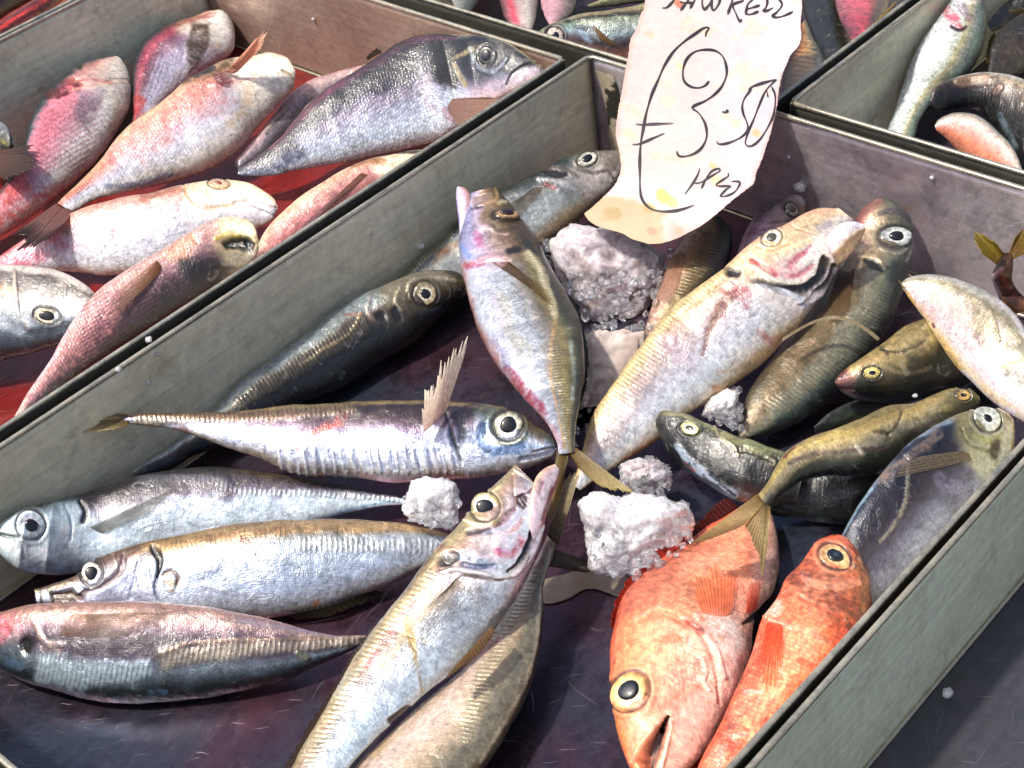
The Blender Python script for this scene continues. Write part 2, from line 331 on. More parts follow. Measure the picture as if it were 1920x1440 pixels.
def paint(B, rampv, head=None, headu=.2, feats=(), metal=.45, scale=.0, seed=1, mott=.12, warp=.10, feat_warp=.55, pale=0):
    n, m = B.n, B.m; P = B.near.reshape(-1, 3); v = np.tile(B.v, n); u = np.repeat(B.u, m+1)
    nz = vn(P, 55, seed)*.6+vn(P, 140, seed+1)*.4; fn = vn(P, 420, seed+2)
    vv = v+warp*nz
    def rp(R):
        R = sorted(R, key=lambda e: e[0]); xs = [e[0] for e in R]; C = np.array([hexc(e[1]) for e in R])
        if pale: k_ = pale*sm(C.mean(1), .3, .5)[:, None]; C = C*(1-k_)+hexc('#f0e2de')*k_
        return np.stack([np.interp(vv, xs, C[:, k]) for k in range(3)], 1)
    col = rp(rampv)
    met = np.full(len(P), metal); scl = np.full(len(P), scale); scu = np.zeros(len(P)); dsp = (.0007*vn(P, 42, seed+11)+.0004*vn(P, 95, seed+12))*np.repeat(np.minimum(1, B.h/.012), m+1)
    if head is not None:
        hw = 1-sm(u+.035*nz+.02*np.abs(v), headu-.03, headu+.035); col = col*(1-hw[:, None])+rp(head)*hw[:, None]
        scl = scl*(1-hw)
    col = col*(1+mott*vn(P, 30, seed+5)[:, None]+mott*.8*fn[:, None])
    n5 = vn(P, 110, seed+9)*.6+vn(P, 300, seed+7)*.4
    n7 = vn(P, 190, seed+21)*.5+vn(P, 520, seed+22)*.5
    for f in feats:
        k = f[0]; hc = hexc(f[3]) if k in 'sSP' else None; brk = .95 if hc is None or hc.max() < .25 else (.62 if hc[0]-hc[1] > .3 else .85)
        if k in 'sSL':                             # stroke: pts, radius px (or pair), colour, alpha, depth mm
            pts = spl(f[1], max(8, 4*len(f[1]))) if len(f[1]) > 2 else f[1]
            d, par = segd(B.px, pts); r = f[2]; r = r if np.isscalar(r) else np.interp(par, np.linspace(0, 1, len(r)), r)
            d = d*(1+feat_warp*n5)
            if k == 'L':
                wt = (1-sm(d, r*.35, r*1.05))*sm(par, -.001, .06)*(1-sm(par, .95, 1.001)); scu = np.maximum(scu, wt*f[3]*np.clip(.75+.5*n5, .3, 1)); dsp += .0005*wt*f[3]
                if len(f) > 4: col = col*(1-wt[:, None]*f[5])+hexc(f[4])*wt[:, None]*f[5]
                continue
            wt = (1-sm(d, 0 if k == 'S' else r*.35, r*1.08))
            al = wt*f[4]*np.clip(brk+n7*(.2 if brk > .9 else .9), .12, 1); col = col*(1-al[:, None])+hexc(f[3])*al[:, None]
            if len(f) > 5: dsp -= wt*f[5]*.0015
            if len(f) > 6: met = met*(1-al)+f[6]*al
            elif hexc(f[3]).mean() < .3: met = met*(1-.85*al)
        elif k == 'P':                             # polygon fill: pts, soft px, colour, alpha, depth mm, metal
            poly = f[1]; ins = inpoly(B.px, poly); d, _ = segd(B.px, list(poly)+[poly[0]]); sd = np.where(ins, -d, d)+n5*f[2]*.8
            wt = 1-sm(sd, -f[2], f[2]); al = wt*f[4]*np.clip(brk+n7*(.2 if brk > .9 else .9), .12, 1); col = col*(1-al[:, None])+hexc(f[3])*al[:, None]
            if len(f) > 5: dsp -= wt*f[5]*.0015
            if len(f) > 6: met = met*(1-al)+f[6]*al
            elif hexc(f[3]).mean() < .3: met = met*(1-.85*al)
        elif k == 'C':                             # scale strength in polygon
            poly = f[1]; ins = inpoly(B.px, poly); d, _ = segd(B.px, list(poly)+[poly[0]]); sd = np.where(ins, -d, d)
            wt = 1-sm(sd, -f[2], f[2]); scl = scl*(1-wt)+f[3]*wt
        elif k == 'R':                             # parallel streaks (rays) in polygon: pts, soft, colour, alpha, period px, angle deg
            poly = f[1]; ins = inpoly(B.px, poly); d, _ = segd(B.px, list(poly)+[poly[0]]); sd = np.where(ins, -d, d)
            wt = 1-sm(sd, -f[2], f[2]); a_ = math.radians(f[6]); c_ = B.px@np.array([math.cos(a_), math.sin(a_)])
            wt = wt*sm(np.sin(2*np.pi*c_/f[5]+1.5*n5), -.2, .6); al = wt*f[4]; col = col*(1-al[:, None])+hexc(f[3])*al[:, None]
            dsp += wt*.0003
    met = met*(.25+.75*sm(col.mean(1), .22, .5)); dk_ = 1-sm(col.mean(1), .18, .48); col = col*(1-.25*dk_[:, None])
    return np.clip(col, 0.01, 1), np.stack([scu, np.clip(scl, 0, 1), np.clip(met, 0, 1)], 1), dsp

def add_body(name, B, skin, parent, pnt):
    col, msk, dsp = pnt; n, m = B.n, B.m
    idx = np.array([k if k <= m else 2*m-k for k in range(2*m)])
    V = B.V.copy()
    full = lambda A: A.reshape(n, m+1, -1)[:, idx].reshape(n*2*m, -1)
    ctr = B.C[:, None]; d = V-ctr; ln = np.maximum(np.linalg.norm(d, axis=2, keepdims=True), 1e-6)
    V = V+d/ln*full(dsp).reshape(n, 2*m, 1)
    th = np.pi*np.arange(2*m)/m; U = np.repeat(B.L, 2*m)
    g = np.abs(np.where(np.arange(2*m) <= m, np.arange(2*m), 2*m-np.arange(2*m)))/m
    Vc = (g[None]*np.pi*.5*(B.h+B.t)[:, None]).reshape(-1)
    W = V.reshape(-1, 3); Fc = gridf(n, 2*m, True)[:, ::-1]
    c0 = W[:2*m].mean(0); c1 = W[-2*m:].mean(0); W = np.vstack([W, c0, c1]); k = n*2*m
    j = np.arange(2*m); j2 = (j+1) % (2*m)
    Fq = np.vstack([Fc]); caps = [[k, int(a), int(b_)] for a, b_ in zip(j2, j)][::1]
    capsb = [[k+1, int((n-1)*2*m+a), int((n-1)*2*m+b_)] for a, b_ in zip(j, j2)]
    ex = lambda A: np.vstack([A, A[:2*m].mean(0), A[-2*m:].mean(0)])
    o = mesh(name, W, Fq, skin, ex(full(col)), ex(full(msk)), ex(np.stack([U, Vc], 1)), parent)
    me = o.data
    import bmesh
    bm = bmesh.new(); bm.from_mesh(me); bm.verts.ensure_lookup_table()
    for f in caps+capsb:
        try: bm.faces.new([bm.verts[i] for i in f]).smooth = True
        except ValueError: pass
    bm.to_mesh(me); bm.free(); return o

def fin(name, parent, root, tip, c0, c1, rays_=14, body=None, z=None, lift=.0012, jag=.12, alpha=.92, rib=.0004, ns=16, dark='#3a3024', curl=0, cmid=None, seed=0, dk=.34, gap=.75):
    nr = rays_*4+1; A = spl(root, nr); Bt = spl(tip, nr); rnd = random.Random(seed+len(name)+int(root[0][0]))
    jag = max(jag, .10) if body is not None and alpha < .95 else jag
    jl = [1-jag*rnd.random() for _ in range(rays_+1)]
    V = []; C = []; K = []; h0, h1 = hexc(c0), hexc(c1); hd = hexc(dark); hm = hexc(cmid) if cmid else (h0+h1)/2
    last = None
    for i in range(nr):
        fr = i/4; k = int(fr) if fr < rays_ else rays_; ph = abs((fr % 1)-.5)*2       # 1 on ray, 0 between
        L_ = jl[min(k, rays_)]*(1-jag*.9*(1-ph)*rnd.random()) if jag else 1
        for j in range(ns):
            s_ = j/(ns-1)*L_; p = A[i]*(1-s_)+Bt[i]*s_
            if curl: nrm = np.array([-(Bt[i]-A[i])[1], (Bt[i]-A[i])[0]]); p = p+nrm*curl*math.sin(math.pi*s_*.9)
            if body is not None:
                loc, nor = body.hit(p, False)
                if loc is None:
                    rr_ = ray(p); dd = last if last else (Vector(body.hit(p)[0])-Vector(CAM)).dot(Vector(FWD)); q = Vector(CAM+rr_*(dd/(rr_@FWD)))
                else: q = loc; last = (loc-Vector(CAM)).dot(Vector(FWD))
                toc = (Vector(CAM)-q).normalized(); q = q+toc*(lift*(.3+.7*min(1, s_*3)))
            else:
                zz = z[0]*(1-s_)+z[-1]*s_ if len(z) == 2 else np.interp(s_, [0, .5, 1], z); q = Vector(pt(p, zz)); toc = (Vector(CAM)-q).normalized()
            q = q+toc*(rib*(ph-.5)); V.append(q[:])
            cc = (h0*(1-2*s_)+hm*2*s_) if s_ < .5 else (hm*(2-2*s_)+h1*(2*s_-1))
            C.append(cc*(1-dk*(1-ph))+hd*dk*(1-ph)); K.append((alpha*(1-gap*min(1, .35+s_)*(1-ph)**.7)*(1-.55*s_**4) if body is not None else alpha*(1-.4*s_*(1-ph)), 0, 0))
    o = mesh(name, np.array(V), gridf(nr, ns), FIN, np.array(C), np.array(K), None, parent)
    so_ = o.modifiers.new('thickness', 'SOLIDIFY'); so_.thickness = .00035; so_.offset = -1
    return o

def cap(c, nrm, up, R, hgt, cols, rr=10, k=40, ell=1.0, name='eye', m=None, parent=None, wob=.04, seed=0, shade=.22):
    nrm = Vector(nrm).normalized(); up = Vector(up); x = (up-nrm*up.dot(nrm)).normalized(); y = nrm.cross(x); V = [Vector(c)+nrm*hgt]; C = [hexc(cols[-1][1])]
    cs = sorted(cols); rs = [e[0] for e in cs]; H = np.array([hexc(e[1]) for e in cs]); C = [H[0]]
    rnd = random.Random(seed); ph = [rnd.uniform(0, 6.28) for _ in range(3)]
    for i in range(1, rr+1):
        q = i/rr
        for j in range(k):
            a = 2*math.pi*j/k; w_ = 1+wob*q*(math.sin(2*a+ph[0])+.6*math.sin(3*a+ph[1]))
            V.append(Vector(c)+(x*math.cos(a)*ell+y*math.sin(a))*R*q*w_+nrm*(hgt*math.sqrt(max(0, 1-q*q))-(.0012 if i == rr else 0)))
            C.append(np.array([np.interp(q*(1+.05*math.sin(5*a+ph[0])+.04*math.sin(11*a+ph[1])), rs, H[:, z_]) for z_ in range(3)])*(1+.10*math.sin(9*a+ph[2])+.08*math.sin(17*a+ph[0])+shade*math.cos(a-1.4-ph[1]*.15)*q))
    Fc = [[0, 1+j, 1+(j+1) % k] for j in range(k)]
    for i in range(rr-1):
        for j in range(k): a, b_ = 1+i*k+j, 1+i*k+(j+1) % k; Fc.append([a, a+k, b_+k, b_])
    return mesh(name, np.array([v[:] for v in V]), Fc, m, np.array(C), None, None, parent)

def eye(parent, B, p, R, pr, iris='#c9cfd2', ring='#e6e4da', outer='#6a6a60', pupil='#07090c', face=.35, ell=1.0, pell=1.0, off=(0, 0), hf=.13, deep=0.0002, pcol2=None):
    loc, nor = B.hit(p); dep = (loc-Vector(CAM)).dot(Vector(FWD)); mpp = dep/F_PX; toc = (Vector(CAM)-loc).normalized()
    n_ = (nor*(1-face)+toc*face).normalized(); ax = Vector(B.C[min(B.n-1, 30)]-B.C[0])
    e = cap(loc+n_*(.0002-deep), n_, ax, R*mpp, R*mpp*hf, [(0, iris), (pr/R*1.02, ring), (pr/R*1.35, iris), (.80, iris), (.9, outer), (1, outer)], ell=ell, name='eye', m=EYE, parent=parent, seed=int(p[0]))
    x = (ax-n_*ax.dot(n_)).normalized(); y = n_.cross(x)
    c2 = loc+n_*(.0002-deep+R*mpp*hf*.93)+x*off[0]*mpp+y*off[1]*mpp
    pc = [(0, pcol2 or pupil), (.5, pupil), (1, pupil)]
    cap(c2, n_, ax, pr*mpp, pr*mpp*.28, pc, rr=6, k=32, ell=ell*pell, name='pupil', m=PUPIL, parent=e, wob=.06, seed=int(p[1]))
    return e

SKIN = skin_material('scad_skin', .0014, .0030, .30, .30)
BREAM = skin_material('bream_skin', .0026, .003, .34, .30)
REDSKIN = skin_material('red_fish_skin', .0026, .003, .40, .5, .6)
WETDARK = skin_material('wet_dark_skin', .0022, .0028, .30, .35, .7)
FIN = fin_material()
EYE = attr_material('eye_iris', .22, 1.0, .25)
PUPIL = attr_material('eye_pupil', .08, 1.0)
MAIN = (-.346, .330, -.259, .2145, FLOOR+.001)
def fish(name, label, cat, group, top, bot, z, rampv, skin=None, roll=12, r=.5, n=300, m=56, bounds=MAIN, head=None, headu=.2, feats=(), metal=.45, scale=.35, eyes=(), fins=(), jaws=(), seed=1, mott=.12, warp=.10, pw=1.0):
    B = Body(top, bot, z, roll, r, n, m, bounds, pw); feats = list(feats)
    for e in eyes:
        loc, nor = B.hit(e['p']); w_ = np.array(loc)-CAM; fa = e.get('face', .35)
        nn_ = Vector(nor)*(1-fa)-Vector(w_).normalized()*fa; nn_.normalize(); axx = Vector(B.C[min(B.n-1, 30)]-B.C[0]); xx = (axx-nn_*axx.dot(nn_)).normalized(); yy = nn_.cross(xx); mpp = float(w_@FWD)/F_PX
        def ringp(q): return [tuple(proj(np.array(loc+(xx*math.cos(a)*e.get('ell', 1)+yy*math.sin(a))*e['R']*q*mpp))) for a in np.linspace(0, 2*math.pi, 17)]
        feats += [('s', ringp(1.18), max(3, e['R']*.22), e.get('outer', '#6a6a60'), .35, -.35), ('s', ringp(1.0), max(3, e['R']*.16), '#241e1a', .6, .5)]
    root = empty(name, (*B.C[n//2][:2], float(B.V[n//2, :, 2].min())), label=label, cat=cat, group=group)
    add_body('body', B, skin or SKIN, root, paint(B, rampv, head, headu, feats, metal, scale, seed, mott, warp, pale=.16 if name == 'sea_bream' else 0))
    for j in jaws:
        J = Body(j['top'], j['bot'], j['z'], j.get('roll', 0), j.get('r', .5), 90, 24, bounds)
        add_body(j.get('name', 'lower_jaw'), J, skin or SKIN, root, paint(J, j['ramp'], feats=j.get('feats', ()), metal=j.get('metal', .2), seed=seed+3))
    for e in eyes: eye(root, B, **e)
    for f_ in fins:
        f_ = dict(f_); nm = f_.pop('name'); dr = f_.pop('drape', False)
        if dr and f_.get('alpha', .92) < .95: f_['alpha'] = f_.get('alpha', .92)*.72
        fin(nm, root, body=B if dr else None, **f_)
    return root, B
# ------------------------------------------------------------------ setting and trays
STEEL = steel_material('brushed_steel', (.98, .94, .68), (.34, .28, .16), .5, .1, .34, (.80, .75, .52), .5, 11.0)
STEELG = steel_material('greenish_steel', (.92, .99, .76), (.28, .24, .14), .5, .1, .34, (.78, .84, .62), .5, 10.0)
STEELF = steel_material('dark_wet_steel_base', (.045, .056, .085), (.012, .012, .018), .5, .85, .26, (.085, .036, .056), .3, 6.0)  # second tint paints purple-red reflections into the base colour
STEELQ = steel_material('grey_dry_steel_base', (.055, .06, .075), (.02, .02, .02), .5, .5, .36, (.075, .07, .085), .3, 9.0)
STEELR = steel_material('scratched_steel', (.66, .60, .62), (.22, .13, .08), .7, .75, .36, (.34, .29, .33), 1.0)
STEELB = steel_material('brown_reflection_steel', (.40, .29, .23), (.18, .09, .06), .6, .5, .40, (.30, .20, .16), .6)  # brown reflection on the back wall, painted into its colour
STEELP = steel_material('red_stained_base', (.20, .014, .012), (.06, .008, .008), .7, .1, .22, (.12, .012, .012), .1, 14.0)
RIMM = steel_material('rolled_rim_steel', (.62, .58, .46), (.18, .13, .08), .3, .9, .24, (.5, .46, .36), .2)
DARKM = steel_material('dark_counter', (.03, .03, .03), (.02, .02, .02), .3, .2, .5, (.04, .035, .03), .2)

OUTER = steel_material('gap_shade_outer_steel', (.07, .065, .05), (.03, .03, .02), .3, .3, .5, (.04, .04, .03), .1)  # near-black outer faces: shade of the gaps between trays put into the colour
def box(x0, x1, y0, y1, z0, z1):
    V = [(x, y, z) for x in (x0, x1) for y in (y0, y1) for z in (z0, z1)]
    return V, [[0, 1, 3, 2], [4, 6, 7, 5], [0, 4, 5, 1], [2, 3, 7, 6], [0, 2, 6, 4], [1, 5, 7, 3]]
def panel(name, a, b, nrm, z0, z1, th, m, parent, dent=.0006, seed=0):
    """upright sheet from a to b, inner face pushed by small dents"""
    a = np.array(a); b = np.array(b); nrm = np.array(nrm, float); n = 90; k = 16; L = b-a
    V = []
    for side in (0, 1):
        for i in range(n):
            for j in range(k):
                p = np.r_[a+L*i/(n-1), z0+(z1-z0)*j/(k-1)]
                bow = 0
                if 0 < i < n-1: bow = dent*float(vn(p[None]*1.0, 14, seed)[0])*min(1, (k-1-j)/4)
                V.append(p+np.r_[nrm, 0]*(bow-(th if side else 0)))
    f = gridf(n, k); g = f[:, ::-1]+n*k
    e = []
    for i in range(n-1): e += [[i*k, (i+1)*k, n*k+(i+1)*k, n*k+i*k], [i*k+k-1, n*k+i*k+k-1, n*k+(i+1)*k+k-1, (i+1)*k+k-1]]
    for j in range(k-1): e += [[j, n*k+j, n*k+j+1, j+1], [(n-1)*k+j, (n-1)*k+j+1, n*k+(n-1)*k+j+1, n*k+(n-1)*k+j]]
    V = np.array(V); Ln = np.linalg.norm(L)
    uv = np.stack([np.tile(np.repeat(np.linspace(0, Ln, n), k), 2)+seed*3.1, V[:, 2]], 1)
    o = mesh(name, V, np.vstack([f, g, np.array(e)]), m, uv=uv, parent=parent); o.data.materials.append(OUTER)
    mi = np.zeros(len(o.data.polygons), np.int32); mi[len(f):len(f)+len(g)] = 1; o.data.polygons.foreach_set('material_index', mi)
    return o
def tube_loop(name, pts, rx, rz, m, parent, closed=True):
    """rounded bar swept round a horizontal loop; rx sideways, rz upright"""
    n = len(pts); k = 12; V = []
    for i, p in enumerate(pts):
        p = np.array(p); a = np.array(pts[i-1]) if i or closed else p; b = np.array(pts[(i+1) % n])
        t1 = p-a; t1 /= max(np.linalg.norm(t1), 1e-9); t2 = b-p; t2 /= max(np.linalg.norm(t2), 1e-9)
        n1 = np.array([-t1[1], t1[0], 0]); n2 = np.array([-t2[1], t2[0], 0]); nn = n1+n2; nn /= np.linalg.norm(nn); sc_ = 1/max(.5, nn@n1)
        for j in range(k):
            c, s_ = math.cos(2*math.pi*j/k), math.sin(2*math.pi*j/k)
            V.append(p+nn*rx*sc_*np.sign(c)*abs(c)**.7+np.array([0, 0, rz*np.sign(s_)*abs(s_)**.7]))
    f = []
    for i in range(n if closed else n-1):
        i2 = (i+1) % n
        for j in range(k): f.append([i*k+j, i2*k+j, i2*k+(j+1) % k, i*k+(j+1) % k])
    return mesh(name, np.array(V), f, m, parent=parent)
def tray(label, x0, x1, y0, y1, mats, base, z1=0.0, group='steel fish trays'):
    r = empty('fish_tray', ((x0+x1)/2, (y0+y1)/2, FLOOR-.0015), label=label, cat='tray', group=group)
    th = .0012; L, R, Bk, Fr = mats
    V, Fc = box(x0-th, x1+th, y0-th, y1+th, FLOOR-.0015, FLOOR)
    n = 40; G = np.array([[x0+(x1-x0)*i/(n-1), y0+(y1-y0)*j/(n-1), FLOOR+.0004*math.sin(i*.7)*math.sin(j*.5)] for i in range(n) for j in range(n)])
    mesh('base_panel', G, gridf(n, n), base, uv=G[:, :2], parent=r)
    V, Fc = box(x0-th, x1+th, y0-th, y1+th, FLOOR-.0030, FLOOR-.0012); mesh('underside', np.array(V), Fc, DARKM, parent=r, smooth=False)
    panel('side_wall', (x0, y1), (x1, y1), (0, -1), FLOOR-.001, z1-.001, th, L, r, seed=1)
    panel('side_wall', (x0, y0), (x1, y0), (0, 1), FLOOR-.001, z1-.001, th, R, r, seed=2)
    panel('end_wall', (x1, y0), (x1, y1), (-1, 0), FLOOR-.001, z1-.001, th, Bk, r, seed=3)
    panel('end_wall', (x0, y0), (x0, y1), (1, 0), FLOOR-.001, z1-.001, th, Fr, r, seed=4)
    for (a, b) in (((x0, y1-.0012), (x1, y1-.0012)), ((x1-.0012, y0), (x1-.0012, y1))):
        tube_loop('bottom_seam', [np.array([*a, FLOOR+.0012])*(1-q)+np.array([*b, FLOOR+.0012])*q for q in np.linspace(0, 1, 30)], .0012, .0012, RIMM, r, closed=False)
    h = .0005; c = []
    for (cx, cy, sx, sy) in ((x0, y0, 1, 1), (x1, y0, -1, 1), (x1, y1, -1, -1), (x0, y1, 1, -1)): c.append((cx-sx*h, cy-sy*h, z1-.0008))
    pts = []
    for i in range(4):
        a = np.array(c[i]); b = np.array(c[(i+1) % 4]); Lg = np.linalg.norm(b-a)
        for s_ in (.004, .05, .2, .35, .5, .65, .8, .95, (Lg-.004/1)/Lg): 
            t_ = (.004/Lg if s_ == .004 else s_); pts.append(a+(b-a)*t_)
    tube_loop('rolled_rim', pts, .0017, .0017, RIMM, r)
    return r
V, Fc = box(-1.5, 2.2, -1.8, 2.2, FLOOR-.03, FLOOR-.012)
mesh('counter_top', np.array(V), Fc, DARKM, smooth=False, kind='structure')
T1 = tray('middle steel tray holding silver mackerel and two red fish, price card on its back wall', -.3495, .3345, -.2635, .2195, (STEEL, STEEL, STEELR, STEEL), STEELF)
T2 = tray('left steel tray of pink sea bream with a red stained base', -.36, .3205, .2345, .695, (STEELG, STEEL, STEELB, STEEL), STEELP)
T3 = tray('empty steel tray along the right edge with bare dark base', -.60, .45, -.62, -.2715, (STEELG, STEEL, STEEL, STEEL), STEELQ)
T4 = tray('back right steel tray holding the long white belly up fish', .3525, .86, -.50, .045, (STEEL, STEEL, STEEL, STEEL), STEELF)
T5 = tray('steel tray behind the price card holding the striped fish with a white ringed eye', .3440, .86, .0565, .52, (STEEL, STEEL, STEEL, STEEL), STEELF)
T6 = tray('steel tray in the far left corner with red cut fish', -.30, .36, .703, 1.2, (STEEL, STEEL, STEEL, STEEL), STEELP)
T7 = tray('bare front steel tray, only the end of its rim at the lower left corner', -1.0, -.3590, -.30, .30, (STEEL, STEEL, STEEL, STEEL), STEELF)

BK = (.355, .85, .06, .515, FLOOR+.001); BR = (.356, .85, -.49, .042, FLOOR+.001)
PK = (-.355, .317, .238, .691, FLOOR+.001); FL = (-.29, .355, .706, 1.19, FLOOR+.001)
GM = 'silver scad and mackerel in the middle tray'; GB = 'sea bream in the left tray'

# ------------------------------------------------------------------ middle tray, silver fish
fish('mackerel', 'long bright silver mackerel with purple back and one fin standing up, across the left middle', 'fish', GM,
  [(1044, 838), (1030, 815), (1003, 797), (977, 777), (927, 760), (843, 753), (727, 750), (560, 760), (467, 770), (367, 775), (283, 775), (232, 781)],
  [(1044, 844), (1035, 857), (1000, 874), (960, 885), (900, 893), (830, 898), (740, 905), (650, 893), (560, 887), (480, 858), (400, 830), (330, 806), (270, 797), (232, 793)],
  [-.058, -.056, -.052, -.045, -.03], [(1, '#8d7850'), (.88, '#a08a5e'), (.76, '#2e2028'), (.4, '#4a303e'), (.12, '#6a5870'), (-.1, '#a4a8c6'), (-.4, '#ccd6ee'), (-.75, '#dfe6f4'), (-1, '#a89a8c')],
  roll=22, r=.55, n=420, m=70, headu=.215, head=[(1, '#8a7a50'), (.8, '#6c6c58'), (.5, '#5f6a66'), (.2, '#8d98a6'), (-.2, '#9fb0cc'), (-.6, '#c8cfe0'), (-1, '#9a9088')],
  metal=.55, mott=.16, warp=.22, eyes=[dict(p=(953, 797), R=29, pr=17, iris='#a9a78c', ring='#f2eedd', outer='#4e5548', face=.6)],
  feats=[('L', [(235, 787), (367, 783), (470, 780), (570, 772), (680, 764)], 15, 1.0, '#a08a62', .6),
    ('s', [(838, 775), (849, 820), (866, 868)], 4, '#2c3038', .8, .7), ('s', [(862, 770), (868, 815), (858, 840)], 11, '#38424e', .75, .3),
    ('s', [(845, 790), (838, 812), (850, 850), (880, 886)], 5, '#c3c8dc', .6, -.4),
    ('s', [(905, 800), (900, 825), (925, 845), (975, 838)], 12, '#2d4a74', .8), ('s', [(913, 815), (945, 832), (985, 820)], 5, '#b7b98c', .6),
    ('s', [(985, 790), (1015, 822)], 12, '#8c6f58', .55), ('s', [(975, 862), (1010, 855), (1040, 846)], 6, '#59607c', .8, .5),
    ('s', [(1042, 838), (1000, 848)], 4, '#2a2428', .7, .5),
    ('s', [(560, 838), (600, 805), (650, 780)], 8, '#a8322e', .75), ('s', [(575, 815), (640, 795)], 6, '#b04a38', .6), ('s', [(700, 770), (760, 775), (800, 790)], 12, '#3a2630', .7),
    ('s', [(440, 800), (438, 850)], 4, '#5a5068', .5), ('s', [(500, 815), (496, 850)], 3, '#6a6488', .5),
    ('s', [(800, 800), (830, 812)], 11, '#e4e8f6', .6, -.4), ('s', [(590, 890), (606, 890)], 5, '#c06a20', .8),
    ('s', [(905, 766), (850, 757), (700, 754), (560, 764), (450, 774)], 4, '#c9ad78', .6), ('s', [(330, 800), (350, 811)], 10, '#a04034', .4)]
    +[('s', [(x, 850+10*math.sin(x)), (x+8+4*math.sin(x*3), 885)], 5, '#fbfbff', .75, -.5) for x in range(520, 850, 17)]
    +[('s', [(x+6, 846), (x+14, 880)], 3, '#8f98c4', .6, .4) for x in range(520, 850, 23)],
  fins=[dict(name='pectoral_fin', root=[(794, 810), (812, 795), (836, 772)], tip=[(789, 738), (802, 722), (817, 698), (838, 652), (889, 610)], z=[-.036, .004], c0='#ecd4c6', c1='#fff8ea', rays_=15, jag=.42, alpha=.9, dk=.25, dark='#b0a490', rib=.0007),
    dict(name='tail_fin', root=[(240, 778), (242, 788), (240, 797)], tip=[(98, 762), (130, 768), (185, 784), (140, 796), (96, 810), (150, 812), (205, 806)], z=[-.03, -.025], c0='#94825a', c1='#f4e8ba', rays_=22, jag=.22, alpha=.85, dk=.25, rib=.0004)])

fish('mackerel', 'blue white mackerel with big black eye at the left edge, under the long bright one', 'fish', GM,
  [(-12, 992), (20, 965), (69, 948), (129, 934), (207, 908), (280, 888), (366, 877), (430, 878), (517, 888), (603, 903), (700, 921), (765, 933)],
  [(-14, 1010), (0, 1038), (39, 1068), (90, 1078), (142, 1073), (250, 1062), (400, 1036), (520, 1000), (620, 970), (700, 952), (765, 945)],
  [-.078, -.078, -.08, -.085], [(1, '#1c1c20'), (.75, '#2c2630'), (.45, '#4c4254'), (.3, '#7a7a8e'), (.1, '#b4c4d4'), (-.4, '#cadae8'), (-1, '#bccbd8')],
  roll=14, r=.55, n=380, m=60, headu=.23, head=[(1, '#30363a'), (.8, '#7c8f96'), (.55, '#c4d6de'), (.1, '#e8f6fc'), (-.6, '#f6ffff'), (-1, '#b4c4d0')],
  metal=.22, warp=.25, mott=.14, eyes=[dict(p=(58, 985), R=27, pr=13.5, iris='#a3adb4', ring='#c9c4cc', outer='#cfe0e8', face=.6)],
  feats=[('L', [(240, 900), (330, 895), (400, 900), (440, 918), (500, 923), (600, 925), (700, 932), (762, 938)], 10, .8, '#7f858c', .5),
    ('s', [(150, 940), (160, 958), (157, 975)], 7, '#101216', .9, 1.0), ('s', [(120, 945), (133, 975), (132, 1012)], 3, '#93a0b4', .6, .5),
    ('s', [(-14, 1000), (10, 1003), (36, 1008)], 5, '#2a2f30', .8, .8), ('s', [(0, 1034), (40, 1052), (25, 1040)], 6, '#cfe8f0', .7), ('s', [(4, 1004), (38, 1018), (44, 1048)], 5, '#7f9094', .6, .4),
    ('s', [(175, 990), (230, 945), (300, 915)], 15, '#8e9696', .4), ('s', [(230, 925), (330, 918), (430, 925)], 14, '#3c3040', .55),
    ('s', [(440, 885), (520, 893), (600, 906)], 9, '#5e4a30', .7), ('s', [(740, 938), (660, 955), (600, 972)], 4, '#6fa0c8', .6)],
  fins=[dict(name='pectoral_fin', root=[(168, 988), (180, 995), (192, 1000)], tip=[(345, 906), (310, 935), (285, 962)], drape=True, c0='#8f8f88', c1='#a3a69c', rays_=12, jag=.05, alpha=.6)])

